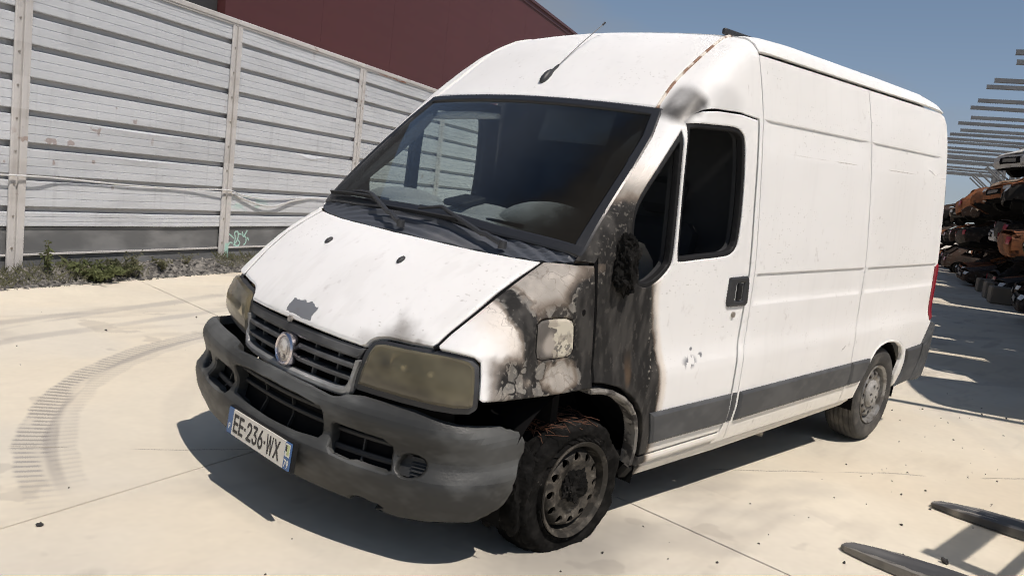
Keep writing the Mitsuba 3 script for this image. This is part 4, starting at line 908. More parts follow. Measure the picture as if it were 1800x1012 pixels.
scene['far_ground'] = two(pr(proc(lambda p, n, uv: mix((.36, .33, .28), (.27, .25, .22), fbm(p.x*.2, p.y*.2, 0, 4))), .9))
FT, FN = np.array([-.91266, -.40871, 0]), np.array([.40871, -.91266, 0])
def fence_color(base, dirt, k):
    def fn(p, n, uv):
        s = p.x*float(FT[0])+p.y*float(FT[1]); z = p.z
        row = dr.floor((z-.449)/.3205); tone = cell_r(row, dr.floor((s+.8)/3.15))
        a = fbm(s*1.3, z*6, row, 4); drip = fbm(s*20, z*1.1, 4, 3); b = fbm(s*6, z*40, 2, 3)
        c = mix(base, dirt, dr.clip(sm(.45, .75, a)*.6*k+sm(.62, .85, drip)*.5*k+.2*k*sm(.52, .8, b), 0, 1))*(.93+.12*tone)
        c = mix(c, (.28, .50, .44), sm(.52, .62, fbm(s*7, z*12, 3, 3))*spot(s, z, 5.95, .88, .38, .10, .7)*.5)
        return mix(c, (.20, .10, .06), sm(.74, .80, fbm(s*9, z*9, 8, 3))*sm(.55, .7, fbm(s*.8, z*.8, 3, 2))*.5)
    return proc(fn)
cell_r = mikit.cell_rand
scene['fence_board'] = two(pr(fence_color((.52, .545, .58), (.38, .395, .42), .6), .55, metallic=.0, specular=.5))
scene['fence_back'] = two(pr((.46, .46, .465), .8))
scene['fence_post'] = two(pr(fence_color((.50, .49, .485), (.36, .34, .32), .6), .65))
def base_color(p, n, uv):
    s = p.x*float(FT[0])+p.y*float(FT[1]); a = fbm(s*2, p.z*5, 1, 4)
    c = mix((.125, .13, .135), (.20, .205, .21), sm(.4, .75, a)); return c
scene['fence_base'] = two(pr(proc(base_color), .7))
scene['rusty_trim'] = two(pr(proc(lambda p, n, uv: (lambda s: mix((.36, .35, .34), (.26, .11, .06), sm(.52, .60, fbm(s*5, p.z*14, 1, 3))*sm(8.9, 9.6, s)))(p.x*float(FT[0])+p.y*float(FT[1]))), .6))
scene['cable_white'] = two(pr((.56, .565, .57), .6)); scene['mint_paint'] = two(pr((.36, .56, .50), .8))
scene['facade_red'] = two(pr(proc(lambda p, n, uv: (lambda s: mix((.088, .025, .026), (.074, .022, .0235), fbm(s*.3, p.z*.5, 0, 3))*(.96+.06*noise(s*.001, p.z*5, 1)))(p.x*float(FT[0])+p.y*float(FT[1]))), .6))
scene['facade_grey'] = two(pr((.035, .034, .036), .6)); scene['facade_trim'] = two(pr((.075, .032, .034), .5))
scene['galvanised'] = two(pr(proc(lambda p, n, uv: mix((.21, .22, .23), (.13, .135, .14), fbm(p.x*2, p.y*2, p.z*2, 3))), .6, metallic=.3))
def wreck(c1, c2, c3, k=.5):
    def fn(p, n, uv):
        a = fbm(p.x*3.1, p.y*3.1, p.z*3.1, 4); b = fbm(p.x*11, p.y*11, p.z*11, 3)
        return mix(mix(c1, c2, sm(k-.22, k+.25, a+.35*(b-.5))), c3, sm(.60, .70, b)*.6)
    return two(pr(proc(fn), .75, specular=.25))
scene['wreck_rust'] = wreck((.24, .092, .038), (.115, .05, .026), (.035, .03, .026))
scene['wreck_char'] = wreck((.018, .017, .016), (.045, .032, .025), (.08, .075, .07), .58)
scene['wreck_silver'] = wreck((.46, .46, .455), (.36, .35, .335), (.14, .125, .11), .58)
scene['wreck_brown'] = wreck((.055, .034, .025), (.028, .023, .02), (.10, .09, .08), .5)
scene['wreck_cream'] = wreck((.46, .40, .32), (.30, .19, .12), (.09, .07, .06), .56)
scene['wreck_white'] = wreck((.60, .60, .59), (.50, .49, .47), (.12, .11, .10), .62)
scene['lamp_clear'] = two(pr((.45, .45, .43), .3, specular=.7))
scene['fork_steel'] = two(bump(pr(proc(lambda p, n, uv: mix(mix((.060, .060, .062), (.12, .12, .122), sm(.4, .7, fbm(p.x*9, p.y*2.2, p.z*9, 4))), (.20, .19, .175), sm(.62, .72, fbm(p.x*24, p.y*6, 3, 3)))), .5, metallic=.3), lambda p, n, uv: fbm(p.x*40, p.y*20, p.z*40, 2), .0015))
scene['lift_yellow'] = two(pr((.45, .27, .03), .5))
scene['grit_stone'] = two(pr(proc(lambda p, n, uv: mix((.075, .073, .07), (.26, .25, .235), sm(.45, .9, noise(p.x*37, p.y*37, 0)))), .95))
scene['gravel_soil'] = two(bump(pr(proc(lambda p, n, uv: mix((.085, .082, .078), (.20, .19, .175), sm(.40, .72, fbm(p.x*22, p.y*22, 0, 4)))), .95), lambda p, n, uv: fbm(p.x*45, p.y*45, 0, 3), .02))
def leafb(c, t): return {'type': 'principledthin', 'base_color': {'type': 'rgb', 'value': list(c)}, 'roughness': .6, 'diff_trans': t}
scene['leaf_green'] = leafb((.135, .155, .075), .7); scene['leaf_pale'] = leafb((.135, .145, .085), .6); scene['leaf_dry'] = leafb((.15, .152, .095), .6)
scene['stalk'] = two(pr((.12, .11, .06), .8)); scene['fragment_black'] = two(pr((.03, .03, .03), .8)); scene['fragment_grey'] = two(pr((.17, .17, .165), .7))
# ---------- the place ----------
def fs(s, o, z=0.): return FT*s-FN*0+FN*o+np.array([0, 0, z])       # along the fence, towards the fence, up
FM = np.eye(4); FM[:3, 0], FM[:3, 1], FM[:3, 2] = FT, -FN, (0, 0, 1)  # local x along the fence, y out of it into the yard
def struct(name, mesh, bs, smooth=False, **kw): k = put(name, mesh, bs, smooth=smooth, **kw); labels[k] = {'kind': 'structure'}; return k
gm = tm([[-700,-700,-.06],[700,-700,-.06],[700,700,-.06],[-700,700,-.06]], [[0,1,2],[0,2,3]]); struct('ground', gm, 'far_ground')
YARD = Polygon([(fs(s, o)[0], fs(s, o)[1]) for s, o in ((-40,5.52),(95,5.52),(95,-22),(-40,-22))])
def cutline(px, py, dx, dy): l = math.hypot(dx, dy); return LineString([(px-dx/l*200, py-dy/l*200), (px+dx/l*200, py+dy/l*200)])
A_, J_ = (-.956, -.293), (.058, 1.)
joints = [cutline(1.23, -.465, *A_), cutline(1.23, 6.2, *A_), cutline(1.23, -7.2, *A_), cutline(-.70, 0, *J_), cutline(-14.5, 0, *J_), cutline(9, 0, *J_), cutline(-28, 0, *J_)]
struct('yard_joints', tm([[x, y, -.025] for x, y in list(YARD.exterior.coords)[:4]], [[0,2,1],[0,3,2]]), 'joint_dirt')
struct('concrete_yard', tm([[x, y, -.05] for x, y in list(YARD.exterior.coords)[:4]], [[0,2,1],[0,3,2]]), 'joint_dirt')
for g in YARD.difference(shapely.union_all([j.buffer(.0042) for j in joints])).geoms:
    if g.area < .3: continue
    q = trimesh.creation.extrude_polygon(g, .03, engine='earcut'); q.apply_translation((0, 0, -.03)); put('slab', q, 'concrete', 'concrete_yard', smooth=False)
# verge of grit below the fence
ss, oo = np.meshgrid(np.linspace(-6, 24, 300), np.linspace(5.44, 6.15, 16), indexing='ij')
pv = np.array([fs(a, b) for a, b in zip(ss.ravel(), oo.ravel())]); h = .008+.135*sst(5.46, 5.80, oo.ravel()+.10*(meshkit.fbm(pv*1.6, 3, 2)-.5)*2)
pv[:, 2] = h*(.75+.5*meshkit.fbm(pv*3, 4, 1))-.012+.03*(meshkit.fbm(pv*14, 2, 5)-.5)
ii = np.arange(300*16).reshape(300, 16); fq = np.stack([ii[:-1, :-1], ii[1:, :-1], ii[1:, 1:], ii[:-1, 1:]], -1).reshape(-1, 4); vf = np.vstack([fq[:, [0,1,2]], fq[:, [0,2,3]]])
struct('gravel_verge', tm(pv, vf), 'gravel_soil', smooth=True)
def verge_h(s, o): k = np.argmin((ss.ravel()-s)**2+(oo.ravel()-o)**2); return pv[k, 2]
def stones(n, where, size, seed):
    r = np.random.default_rng(seed); base = [trimesh.creation.icosphere(1, 1) for _ in range(5)]; out_v, out_f, c = [], [], 0
    for b in base: b.vertices = np.array(b.vertices)*(1+.7*(r.random(len(b.vertices))-.5))[:, None]
    for i in range(n):
        q = where(r)
        if q is None: continue
        b = base[i % 5]; s = size*math.exp(r.normal(0, .5)); R = rot(r.normal(size=3), r.uniform(0, 360)); v = (np.array(b.vertices)*[1, .8, .55]*s)@R.T+np.array(q)+[0, 0, s*.25]
        out_v.append(v); out_f.append(b.faces+c); c += len(v)
    return tm(np.vstack(out_v), np.vstack(out_f))
def on_verge(r):
    s, o = r.uniform(-2, 20), 5.42+abs(r.normal(0, .22)); o = min(o, 6.0); p_ = fs(s, o); p_[2] = verge_h(s, o) if o > 5.46 else 0; return p_
k = put('gravel', stones(5200, on_verge, .0095, 3), 'grit_stone', smooth=False); labels[k] = {'label': 'loose grey grit along the foot of the fence', 'category': 'gravel', 'kind': 'stuff'}
# fence
FEN_ = thing('panel_fence', 'tall fence of ribbed pale metal boards between steel posts', 'fence')
FO = 5.87; posts = [-4.0,-.85,2.36,5.45,8.62,11.78,14.95,18.1,21.2]
def fput(name, mesh, bs, parent=FEN_, smooth=False, **kw): return put(name, mesh, bs, parent, smooth=smooth, world=mat(FM[:3, :3], FN*FO), **kw)
def ibeam(x, z0, z1):
    return cat(bx(x-.085, x+.085, .020, .034, z0, z1), bx(x-.009, x+.009, .0345, .12, z0, z1), bx(x-.085, x+.085, .1205, .134, z0, z1)) if False else cat(bx(x-.088, x-.022, .035, .060, z0, z1, .004), bx(x-.0215, x+.004, .010, .034, z0, z1), bx(x+.0045, x+.088, .030, .064, z0, z1, .004))
r3 = np.random.default_rng(11)
for i, s in enumerate(posts):
    pk = fput('post', ibeam(s, .02, 3.19), 'fence_post')
    if 0 < i < 6:
        bolts = []
        for z in np.arange(.35, 3.1, .3205): 
            c = trimesh.creation.cylinder(.011, .012, sections=8); c.apply_transform(mat(rot([1,0,0], 90), (s-.045, .064, z))); bolts.append(c)
        fput('bolts', cat(*bolts), 'dull_steel', pk)
NR = 46
def board(x0, x1, z0, z1, wav, dent=None, hi=0):
    """A ribbed board: flat strips parted by two shallow grooves, its edges turned back; a little wavy."""
    hgt = z1-z0; rows = [(0,.0),(.0005,.020),(.006,.030)]
    for t in (.33, .66): zc = hgt*t; rows += [(zc-.006,.030),(zc-.002,.024),(zc+.002,.024),(zc+.006,.030)]
    rows += [(hgt-.006,.030),(hgt-.0005,.020),(hgt,.0)]
    xs = np.linspace(x0, x1, NR); zz, dd = np.array(rows).T; X, Z = np.meshgrid(xs, zz, indexing='ij'); D = np.broadcast_to(dd, X.shape).copy()
    Z = Z+z0+wav*(meshkit.noise(np.stack([X*1.1, X*0+z0*9, X*0], -1), 3)-.5)
    D = D+.008*(meshkit.noise(np.stack([X*1.7, Z*2.2, X*0], -1), 5)-.5)
    if dent:
        g = np.exp(-((X-dent[0])/dent[1])**2-((Z-z1)/.05)**2); Z = Z-dent[2]*g*(dd/.03); D = D+dent[3]*g
    v = np.stack([X, D, Z], -1).reshape(-1, 3); n_ = len(rows); I = np.arange(NR*n_).reshape(NR, n_)
    q = np.stack([I[:-1, :-1], I[1:, :-1], I[1:, 1:], I[:-1, 1:]], -1).reshape(-1, 4); return tm(v, np.vstack([q[:, [0,1,2]], q[:, [0,2,3]]]))
for a, b in zip(posts[:-1], posts[1:]):
    x0, x1 = a+.012, b-.012
    fput('backing_sheet', bx(x0, x1, -.035, -.025, .10, 3.2), 'fence_back')
    for j in range(9):
        z0 = .56 if j == 0 else .449+.3205*j; z1 = .449+.3205*(j+1)-.062 if j < 8 else 3.205
        dn = None
        if abs(a-5.45) < .01 and j == 3: dn = (7.35, .25, .055, .012)
        if abs(a-2.36) < .01 and j == 2: dn = (4.0, .5, .012, .012)
        if abs(a-2.36) < .01 and j == 3: dn = (3.9, .6, .014, .010)
        fput('board', board(x0, x1, z0, z1, .008, dn), 'fence_board', smooth=25)
    z_b = .27
    fput('base_panel', bx(x0, x1, -.012, .004, z_b, .553), 'fence_base'); fput('base_lip', bx(x0, x1, .0045, .030, z_b-.006, z_b+.012), 'fence_post'); fput('base_panel', bx(x0, x1, -.012, .003, .0, z_b-.008), 'fence_base')
    fput('cap', bx(x0-.011, x1+.011, -.05, .055, 3.222, 3.285, .008), 'fence_post'); fput('cap_trim', bx(x0-.011, x1+.011, .034, .046, 3.198, 3.2205), 'rusty_trim')
# a bent strip and a pipe-like cable along the fence
CAB = thing('cable', 'white cable slung along the fence from post to post', 'cable')
cpts = [(-.85,.075,1.12),(.8,.05,1.06),(2.36,.095,1.075),(2.9,.055,1.068),(3.8,.05,1.04),(4.7,.05,1.035),(5.40,.095,1.055),(5.75,.055,1.0),(6.25,.05,.965),(6.9,.05,.985),(7.6,.05,1.012),(8.62,.095,1.03),(10.2,.05,1.02),(11.78,.095,1.04)]
put('line', tube(spline(cpts, 6), .009, 8), 'cable_white', CAB, world=mat(FM[:3, :3], FN*FO))
# the edge of a board that sprang loose beside the second post
fput('sprung_edge', tube(spline([(5.55,.045,1.01),(5.85,.06,.93),(6.2,.075,.865),(6.5,.07,.865),(6.9,.055,.945),(7.3,.045,.995)], 6), .013, 6), 'fence_back', smooth=30)
# painted scrawl on the dark base panel
TAG = thing('graffiti', 'pale green painted scrawl on the dark base of the fence', 'graffiti')
for st in ([(5.58,.47),(5.66,.43),(5.70,.40)],[(5.60,.30),(5.64,.34),(5.68,.33)],[(5.72,.30),(5.74,.40),(5.72,.47),(5.78,.49),(5.80,.42),(5.76,.34),(5.72,.31),(5.80,.29),(5.84,.33),(5.80,.37)],[(5.88,.48),(5.91,.42),(5.95,.46),(5.98,.50)],[(5.91,.42),(5.96,.41),(5.97,.34),(5.93,.30)],[(6.0,.40),(6.03,.37)],[(5.86,.45),(5.80,.46)]):
    q = LineString(spline([(s, z) for s, z in st], 6)).buffer(.010); m_ = trimesh.creation.extrude_polygon(q, .0015, engine='earcut'); m_.apply_transform(mat(frame((1,0,0),(0,0,1),(0,-1,0))[:3, :3], (0, .0062, 0)))
    put('stroke', m_, 'mint_paint', TAG, smooth=False, world=mat(FM[:3, :3], FN*FO))
q = bx(5.463,5.537,.0645,.0655,.05,.34); put('stroke', q, 'mint_paint', TAG, smooth=False, world=mat(FM[:3, :3], FN*FO))
# weeds
def weed(n, hgt, spread, leaf, seed, stems=6):
    r = np.random.default_rng(seed); lv, lf, st, c = [], [], [], 0
    for i in range(stems):
        a = r.uniform(0, 6.28); tip = np.array([math.cos(a), math.sin(a), 0])*spread*r.uniform(.3, 1)+[0, 0, hgt*r.uniform(.5, 1)]
        mid = tip*[.4, .4, .62]; path = spline([(0, 0, 0), mid, tip], 6); st.append(tube(path, np.linspace(.004, .0015, len(path)), 4, False))
        for j in range(n):
            b = path[min(len(path)-1, int(r.uniform(.15, 1)*len(path)))]; d = r.normal(size=3)*[1, 1, .5]+[0, 0, .35]; d /= np.linalg.norm(d); w = np.cross(d, r.normal(size=3)); w /= np.linalg.norm(w); L = leaf*r.uniform(.6, 1.3)
            v = np.array([b, b+d*L*.5+w*L*.24, b+d*L+[0, 0, -L*.2], b+d*L*.5-w*L*.24]); lv.append(v); lf += [[c, c+1, c+2], [c, c+2, c+3]]; c += 4
    return cat(*st), tm(np.vstack(lv), lf)
WEEDS = [(2.62,5.66,.34,.09,.055,6,16,'tall leafy weed growing against the first fence post'),(3.10,5.55,.19,.36,.078,15,34,'broad low bush of weeds in the verge beside the first fence post'),(3.50,5.57,.17,.30,.062,12,26,'pale spreading weed to the right of the broad low bush'),(3.75,5.64,.26,.16,.04,10,14,'dry thin weed between the bush and the second fence post'),(4.15,5.62,.20,.22,.045,9,16,'sparse weed in the middle of the fence bay'),(4.60,5.66,.17,.14,.03,12,8,'small dry tuft near the second fence post'),(11.95,5.50,1.15,.30,.085,9,13,'tall slender weed seen through the van windows')]
for i, (s, o, hg, sp, lf, stn, nn, lb) in enumerate(WEEDS):
    k = thing('weed', lb, 'weed'); st, lm_ = weed(nn, hg, sp, lf, 40+i, stn); M = mat(None, fs(s, o, verge_h(s, o)))
    put('stems', st, 'stalk', k, smooth=False, world=M); put('leaves', lm_, ('leaf_green', 'leaf_pale', 'leaf_pale', 'leaf_dry', 'leaf_dry', 'leaf_dry', 'leaf_green')[i] if i != 1 else 'leaf_green', k, smooth=False, world=M)
def blades(n, seed):
    r = np.random.default_rng(seed); V, Fc, c = [], [], 0
    for i in range(n):
        s, o = r.uniform(1.6, 9), r.uniform(5.52, 5.82); b = fs(s, o, verge_h(s, o)-.01)
        if meshkit.noise(np.array([s*1.7, 0, 0]), 3) < .45: continue
        d = np.array([r.normal(0, .35), r.normal(0, .35), 1]); L = r.uniform(.04, .17)*r.uniform(.5, 1); w = np.array([r.normal(), r.normal(), 0]); w = w/np.linalg.norm(w)*.0022
        V += [b-w, b+w, b+d*L*.6+[0,0,0], b+d*L+np.array([d[0], d[1], -.3])*L*.3]; Fc += [[c, c+1, c+2], [c, c+2, c+3]]; c += 4
    return tm(V, Fc)
k = put('dry_grass', blades(3800, 8), 'leaf_dry', smooth=False); labels[k] = {'label': 'thin dry grass growing along the verge', 'category': 'grass', 'kind': 'stuff'}
# dark red hall behind the fence
BLD = thing('warehouse', 'dark red metal-clad hall rising behind the fence', 'building'); BO = 15.87
def bput(name, mesh, bs, **kw): return put(name, mesh, bs, BLD, smooth=False, world=mat(FM[:3, :3], FN*BO), **kw)
zt = 12.38
for i in range(12): bput('facade_panel', bx(17+i*5+.006, 17+(i+1)*5-.006, -.30, 0, 0, zt), 'facade_red')
bput('facade_panel', bx(-12, 16.94, -.6, -.25, 0, zt-.8), 'facade_grey', label='near-black stretch of the facade at its left end'); bput('wall', bx(-12, 77, -30, -.62, 0, zt-.1), 'facade_grey')
bput('parapet_trim', bx(16.9, 77, .004, .06, zt-.26, zt-.20), 'facade_trim'); bput('parapet_trim', bx(16.9, 77, -.32, .09, zt+.002, zt+.16), 'facade_trim')
# cantilever racks
E0 = np.array([-19.28, -2.85]); RU, RW = np.array([-.933, -.36]), np.array([-.36, .933]); RZ = 6.0
def beam(L, hgt=.12, w=.09): return cat(bx(0, L, -w/2, w/2, -.012, 0), bx(0, L, -w/2, w/2, -hgt, -hgt+.012), bx(0, L, -w/2-.004, -w/2+.006, -hgt+.013, -.013), bx(-.006, .0, -w/2, w/2, -hgt, 0) if False else None)
RM = np.array([[RW[0], RU[0], 0], [RW[1], RU[1], 0], [0, 0, 1.]])
bm = beam(4.6); r5 = np.random.default_rng(4)
first = None
for kx in range(-4, 11):
    where = 'out to the right' if kx < -1 else ''
    word = ['nearest', 'second nearest', 'third', 'fourth', 'fifth', 'sixth', 'seventh', 'eighth', 'ninth', 'tenth', 'farthest']
    key = thing('storage_rack', f'{word[kx]} grey steel rack in view, its two bare arms against the sky at right' if kx >= 0 else ['fourth', 'third', 'second', 'first'][kx+4]+' steel rack outside the frame to the right, back towards the camera', 'rack', 'steel cantilever racks along the right of the yard')
    for j, dd in enumerate((0, 1.35)):
        p0 = E0+RU*(4.03*kx+dd); M = mat(RM@rot([0,1,0], r5.uniform(-.5, .7))@rot([0,0,1], r5.uniform(-1, 1)), (p0[0]+r5.normal(0, .08), p0[1]+r5.normal(0, .08), RZ+r5.normal(0, .03)))
        if first is None: first = put('arm', bm, 'galvanised', key, smooth=False, world=M); up = None
        else: reput('arm', first, key, world=M)
        if up is None:
            up = put('upright', cat(bx(4.2, 4.36, -.12, .12, -6.0, .35), bx(4.0, 4.56, -.15, .15, -6.0, -5.97), bx(3.3, 3.34, -.05, .05, -.9, -.21) if False else None), 'galvanised', key, smooth=False, world=M)
            br_ = put('brace', tube([(4.2, 0, -1.3), (2.9, 0, -.21)], .05, 6), 'galvanised', key, smooth=False, world=M)
        else: reput('upright', up, key, world=M); reput('brace', br_, key, world=M)
    q = E0+RU*(4.03*kx)
    put('tie_beam', bx(4.22, 4.34, .13, 1.23, -.1, .15), 'galvanised', key, smooth=False, world=mat(RM, (q[0], q[1], RZ)))
# ---------- wrecks ----------
def car_fn(prof, hw, roof_z):
    P_ = np.array(prof, float); Yc = pchip([.15,.45,.75,.95,roof_z], [hw-.06, hw, hw-.02, hw-.06, hw-.26])
    def fn(p):
        x, y, z = p[..., 0], np.abs(p[..., 1]), p[..., 2]
        return smax(y-Yc(z)+.10*sst(1.0, 2.1, np.abs(x)), poly_sdf(x+np.sign(x)*.14*y*y, z+.06*y*y, P_), .05)
    return fn
HATCH = dict(p=[(1.92,.28),(1.98,.50),(1.93,.68),(1.75,.78),(1.05,.92),(.95,.96),(.25,1.38),(0,1.43),(-.9,1.43),(-1.35,1.36),(-1.80,.92),(-1.90,.85),(-1.93,.5),(-1.88,.28)], hw=.84, rz=1.43, wx=(1.22,-1.22), win=[[(.80,.95),(.30,1.29),(-.22,1.33),(-.22,.93)],[(-.32,.93),(-.32,1.33),(-.95,1.31),(-1.30,.98)]], scr=(.95,.25,.97,1.37), back=(-1.38,-1.76))
SALOON = dict(p=[(2.15,.28),(2.2,.5),(2.15,.66),(1.95,.76),(1.15,.90),(1.05,.95),(.35,1.35),(.1,1.40),(-.6,1.40),(-.9,1.33),(-1.45,.98),(-2.1,.93),(-2.2,.8),(-2.2,.5),(-2.12,.28)], hw=.86, rz=1.40, wx=(1.38,-1.32), win=[[(.88,.94),(.38,1.27),(-.1,1.30),(-.1,.92)],[(-.2,.92),(-.2,1.30),(-.62,1.28),(-1.05,.98)]], scr=(1.05,.35,.97,1.34), back=(-.95,-1.42))
def build_car(spec, seed):
    fn = car_fn(spec['p'], spec['hw'], spec['rz']); r = np.random.default_rng(seed)
    def crumple(m_, a=1.):
        v = np.array(m_.vertices); d = np.stack([meshkit.fbm(v*1.7+seed*3.1, 3, seed+k)-.5 for k in range(3)], -1); return tm(v+d*.085*a*np.array([1, .7, .9]), m_.faces)
    x0, x1 = -2.3, 2.3; parts = []
    L_ = View((0,-1,0), (1,0,0), (0,0,1), (-1.2, 0)); Tp = View((0,0,-1), (1,0,0), (0,1,0), (-2.0, 0)); Fr = View((-1,0,0), (0,1,0), (0,0,1), (-2.6, 0)); Bk = View((1,0,0), (0,1,0), (0,0,1), (-2.6, 0))
    wins = [Polygon(w) for w in spec['win']]; arches = [Point(x, .30).buffer(.35) for x in spec['wx']]
    xf, xr = spec['p'][2][0]-.10, spec['p'][-3][0]+.10
    hull = Polygon(spec['p']).buffer(-.05).intersection(sbox(xr, .26, xf, 2))
    side = hull.difference(shapely.union_all(wins+arches)); dsp = sbox(-.26, .32, .85, .93).difference(shapely.union_all(arches)); ds2 = sbox(-1.05, .34, -.29, .93).difference(shapely.union_all(arches))
    sl = panel(L_, side.difference(dsp.buffer(.004)).difference(ds2.buffer(.004)), fn, .16, flange=.03); parts.append(('body_side', crumple(sl))); parts.append(('body_side', crumple(flip(sl))))
    for dpol in (dsp, ds2):
        if r.random() < .75: parts.append(('door', crumple(panel(L_, dpol, fn, .16, flange=.03))))
        parts.append(('door', crumple(flip(panel(L_, dpol, fn, .16, flange=.03)))))
    w = spec['hw']
    a, b = spec['scr'][:2]; c, d = spec['back']
    parts.append(('roof', crumple(panel(Tp, sbox(c+.02, -w+.30, b-.02, w-.30), fn, .15, flange=.03))))
    parts.append(('hood', crumple(panel(Tp, sbox(a+.06, -w+.14, xf-.05, w-.14), fn, .15, flange=.03), 1.3)))
    parts.append(('boot_lid', crumple(panel(Tp, sbox(xr+.08, -w+.14, d-.02, w-.14), fn, .15, flange=.03))))
    parts.append(('front', crumple(panel(Fr, sbox(-w+.08, .30, w-.08, .66), fn, .14, flange=.03)))); parts.append(('rear', crumple(panel(Bk, sbox(-w+.08, .30, w-.08, .84), fn, .14, flange=.03))))
    for s_ in (1, -1):
        pl = spline([(a-.02, s_*(w-.19), .97), (b, s_*(w-.28), spec['rz']-.05)], 4); parts.append(('windscreen_pillar', crumple(tube(pl, .035, 5))))
    fl = bx(xr+.1, xf-.1, -w+.1, w-.1, .24, .34); parts.append(('floor', fl))
    for x in spec['wx']:
        for s_ in (1, -1):
            if r.random() < .6:
                wh = lathe([(.0,.02),(.12,.02),(.17,-.02),(.20,.03),(.205,.0),(.27,.02),(.295,-.04),(.29,-.15),(.2,-.17),(0,-.15)], 20); wh.apply_transform(mat(np.diag([1., s_, 1.])@TW[:3, :3], (x, s_*(w-.03), .29))); parts.append(('wheel', wh))
    parts.append(('grille', crumple(panel(Fr, sbox(-.36, .42, .36, .60), fn, .12, lift=.012, flange=.01)))); parts.append(('number_plate', crumple(panel(Fr, sbox(-.24, .47, .24, .56), fn, .12, lift=.022, flange=.01)))); parts.append(('tail_lamp', crumple(panel(Bk, sbox(.44, .62, .70, .80), fn, .1, lift=.012, flange=.01)))); parts.append(('tail_lamp', crumple(panel(Bk, sbox(-.70, .62, -.44, .80), fn, .1, lift=.012, flange=.01))))
    for s_ in (1, -1): parts.append(('headlight', crumple(panel(Fr, sbox(min(s_*.42, s_*.68), .56, max(s_*.42, s_*.68), .66), fn, .1, lift=.006, flange=.01)) if s_ > 0 or seed % 2 else None))
    return [(n_, m_) for n_, m_ in parts if m_ is not None and len(m_.faces)]
PROTO = {}
def wreck_car(kind, seed, colour, pos, ang, tilt, label, group=None):
    key = thing('wrecked_car', label, 'car', group); R_ = rot([0,0,1], ang)@rot([0,1,0], tilt[0])@rot([1,0,0], tilt[1])@np.diag([1, 1, .88]); M = mat(R_, pos)
    dark = {'floor': 'void', 'wheel': 'charred_rubber', 'headlight': 'lamp_clear', 'grille': 'void', 'number_plate': 'fragment_grey', 'tail_lamp': 'tail_red'}
    if (kind, seed) not in PROTO:
        PROTO[kind, seed] = []
        for n_, m_ in build_car(dict(hatch=HATCH, saloon=SALOON)[kind], seed): PROTO[kind, seed].append((n_, put(n_, m_, dark.get(n_, colour), key, smooth=35, world=M)))
    else:
        for n_, pk in PROTO[kind, seed]: reput(n_, pk, key, world=M, bsdf=dark.get(n_, colour))
    return key
UA = math.degrees(math.atan2(-RW[1], -RW[0]))                     # car nose towards the aisle
def stack(d, cars, depth=2.9, sp=1.47):
    base = E0+RU*d+RW*depth; z = -.06
    for (kind, seed, colour, yaw, pitch, roll, shift, label) in cars:
        q = base+RW*shift; wreck_car(kind, seed, colour, (q[0], q[1], z), UA+yaw, (pitch, roll), label); z += sp
TONE = {'wreck_char': 'burnt black', 'wreck_rust': 'orange rusted', 'wreck_silver': 'dull silver', 'wreck_brown': 'scorched brown', 'wreck_cream': 'cream and rust', 'wreck_white': 'dirty white'}
BODY = {'hatch': 'hatchback', 'saloon': 'saloon'}
ORD = ['first', 'second', 'third', 'fourth', 'fifth', 'sixth', 'seventh', 'eighth', 'ninth', 'tenth', 'eleventh', 'twelfth', 'thirteenth', 'fourteenth', 'fifteenth', 'sixteenth', 'seventeenth']
LEVEL = ['at the foot', 'in the middle', 'on top', 'topmost']
r4 = np.random.default_rng(12)
PLAN = ['brown rust char white', 'char brown char silver', 'char char brown silver', 'rust char rust', 'char silver rust', 'brown rust cream', 'rust char brown', 'char silver brown', 'brown char rust', 'char brown char', 'brown rust cream', 'char char brown', 'brown char char', 'char rust brown', 'rust char brown', 'char brown cream', 'brown char char']
for i, cols in enumerate(PLAN):
    kinds = [('hatch',1),('saloon',2),('hatch',3)]; cars = []
    for lv, c in enumerate(cols.split()):
        kd = kinds[(i*2+lv) % 3]; top = lv == len(cols.split())-1; lev = (LEVEL if len(cols.split()) == 3 else ['at the foot', 'second from the ground', 'third from the ground', 'on top'])[lv]
        cars.append((*kd, 'wreck_'+c, r4.uniform(-9, 9)+(180 if (i+lv) % 3 == 1 else 0)+top*r4.choice([-38, -20, 12, 30]), r4.uniform(-5, 5)+top*(13 if (i+lv) % 3 != 1 else -13)*r4.uniform(.2, 1), r4.uniform(-5, 5)*(1+top*1.4), r4.uniform(-.45, .25)-top*.35, f"{TONE['wreck_'+c]} {BODY[kd[0]]} {lev} of the {ORD[i]} wreck stack from the right"))
    stack(-.7+2.0*i if i < 9 else 17.3+3.0*(i-9), cars, sp=1.2 if i < 3 else 1.28)
for i, cols in enumerate(['rust char white brown', 'brown char silver char', 'char brown char rust', 'rust char brown char', 'char rust char brown', 'brown char char rust', 'char brown rust char']):
    kinds = [('saloon',2),('hatch',1),('hatch',3)]
    stack(-14.6+1.82*i, [(*kinds[(i+lv) % 3], 'wreck_'+c, r4.uniform(-6, 6), r4.uniform(-4, 4), r4.uniform(-4, 4), r4.uniform(-.1, .2), f"{TONE['wreck_'+c]} {BODY[kinds[(i+lv) % 3][0]]} {LEVEL[lv]} of the {ORD[i]} wreck stack outside the frame") for lv, c in enumerate(cols.split())], 2.35, 1.25)
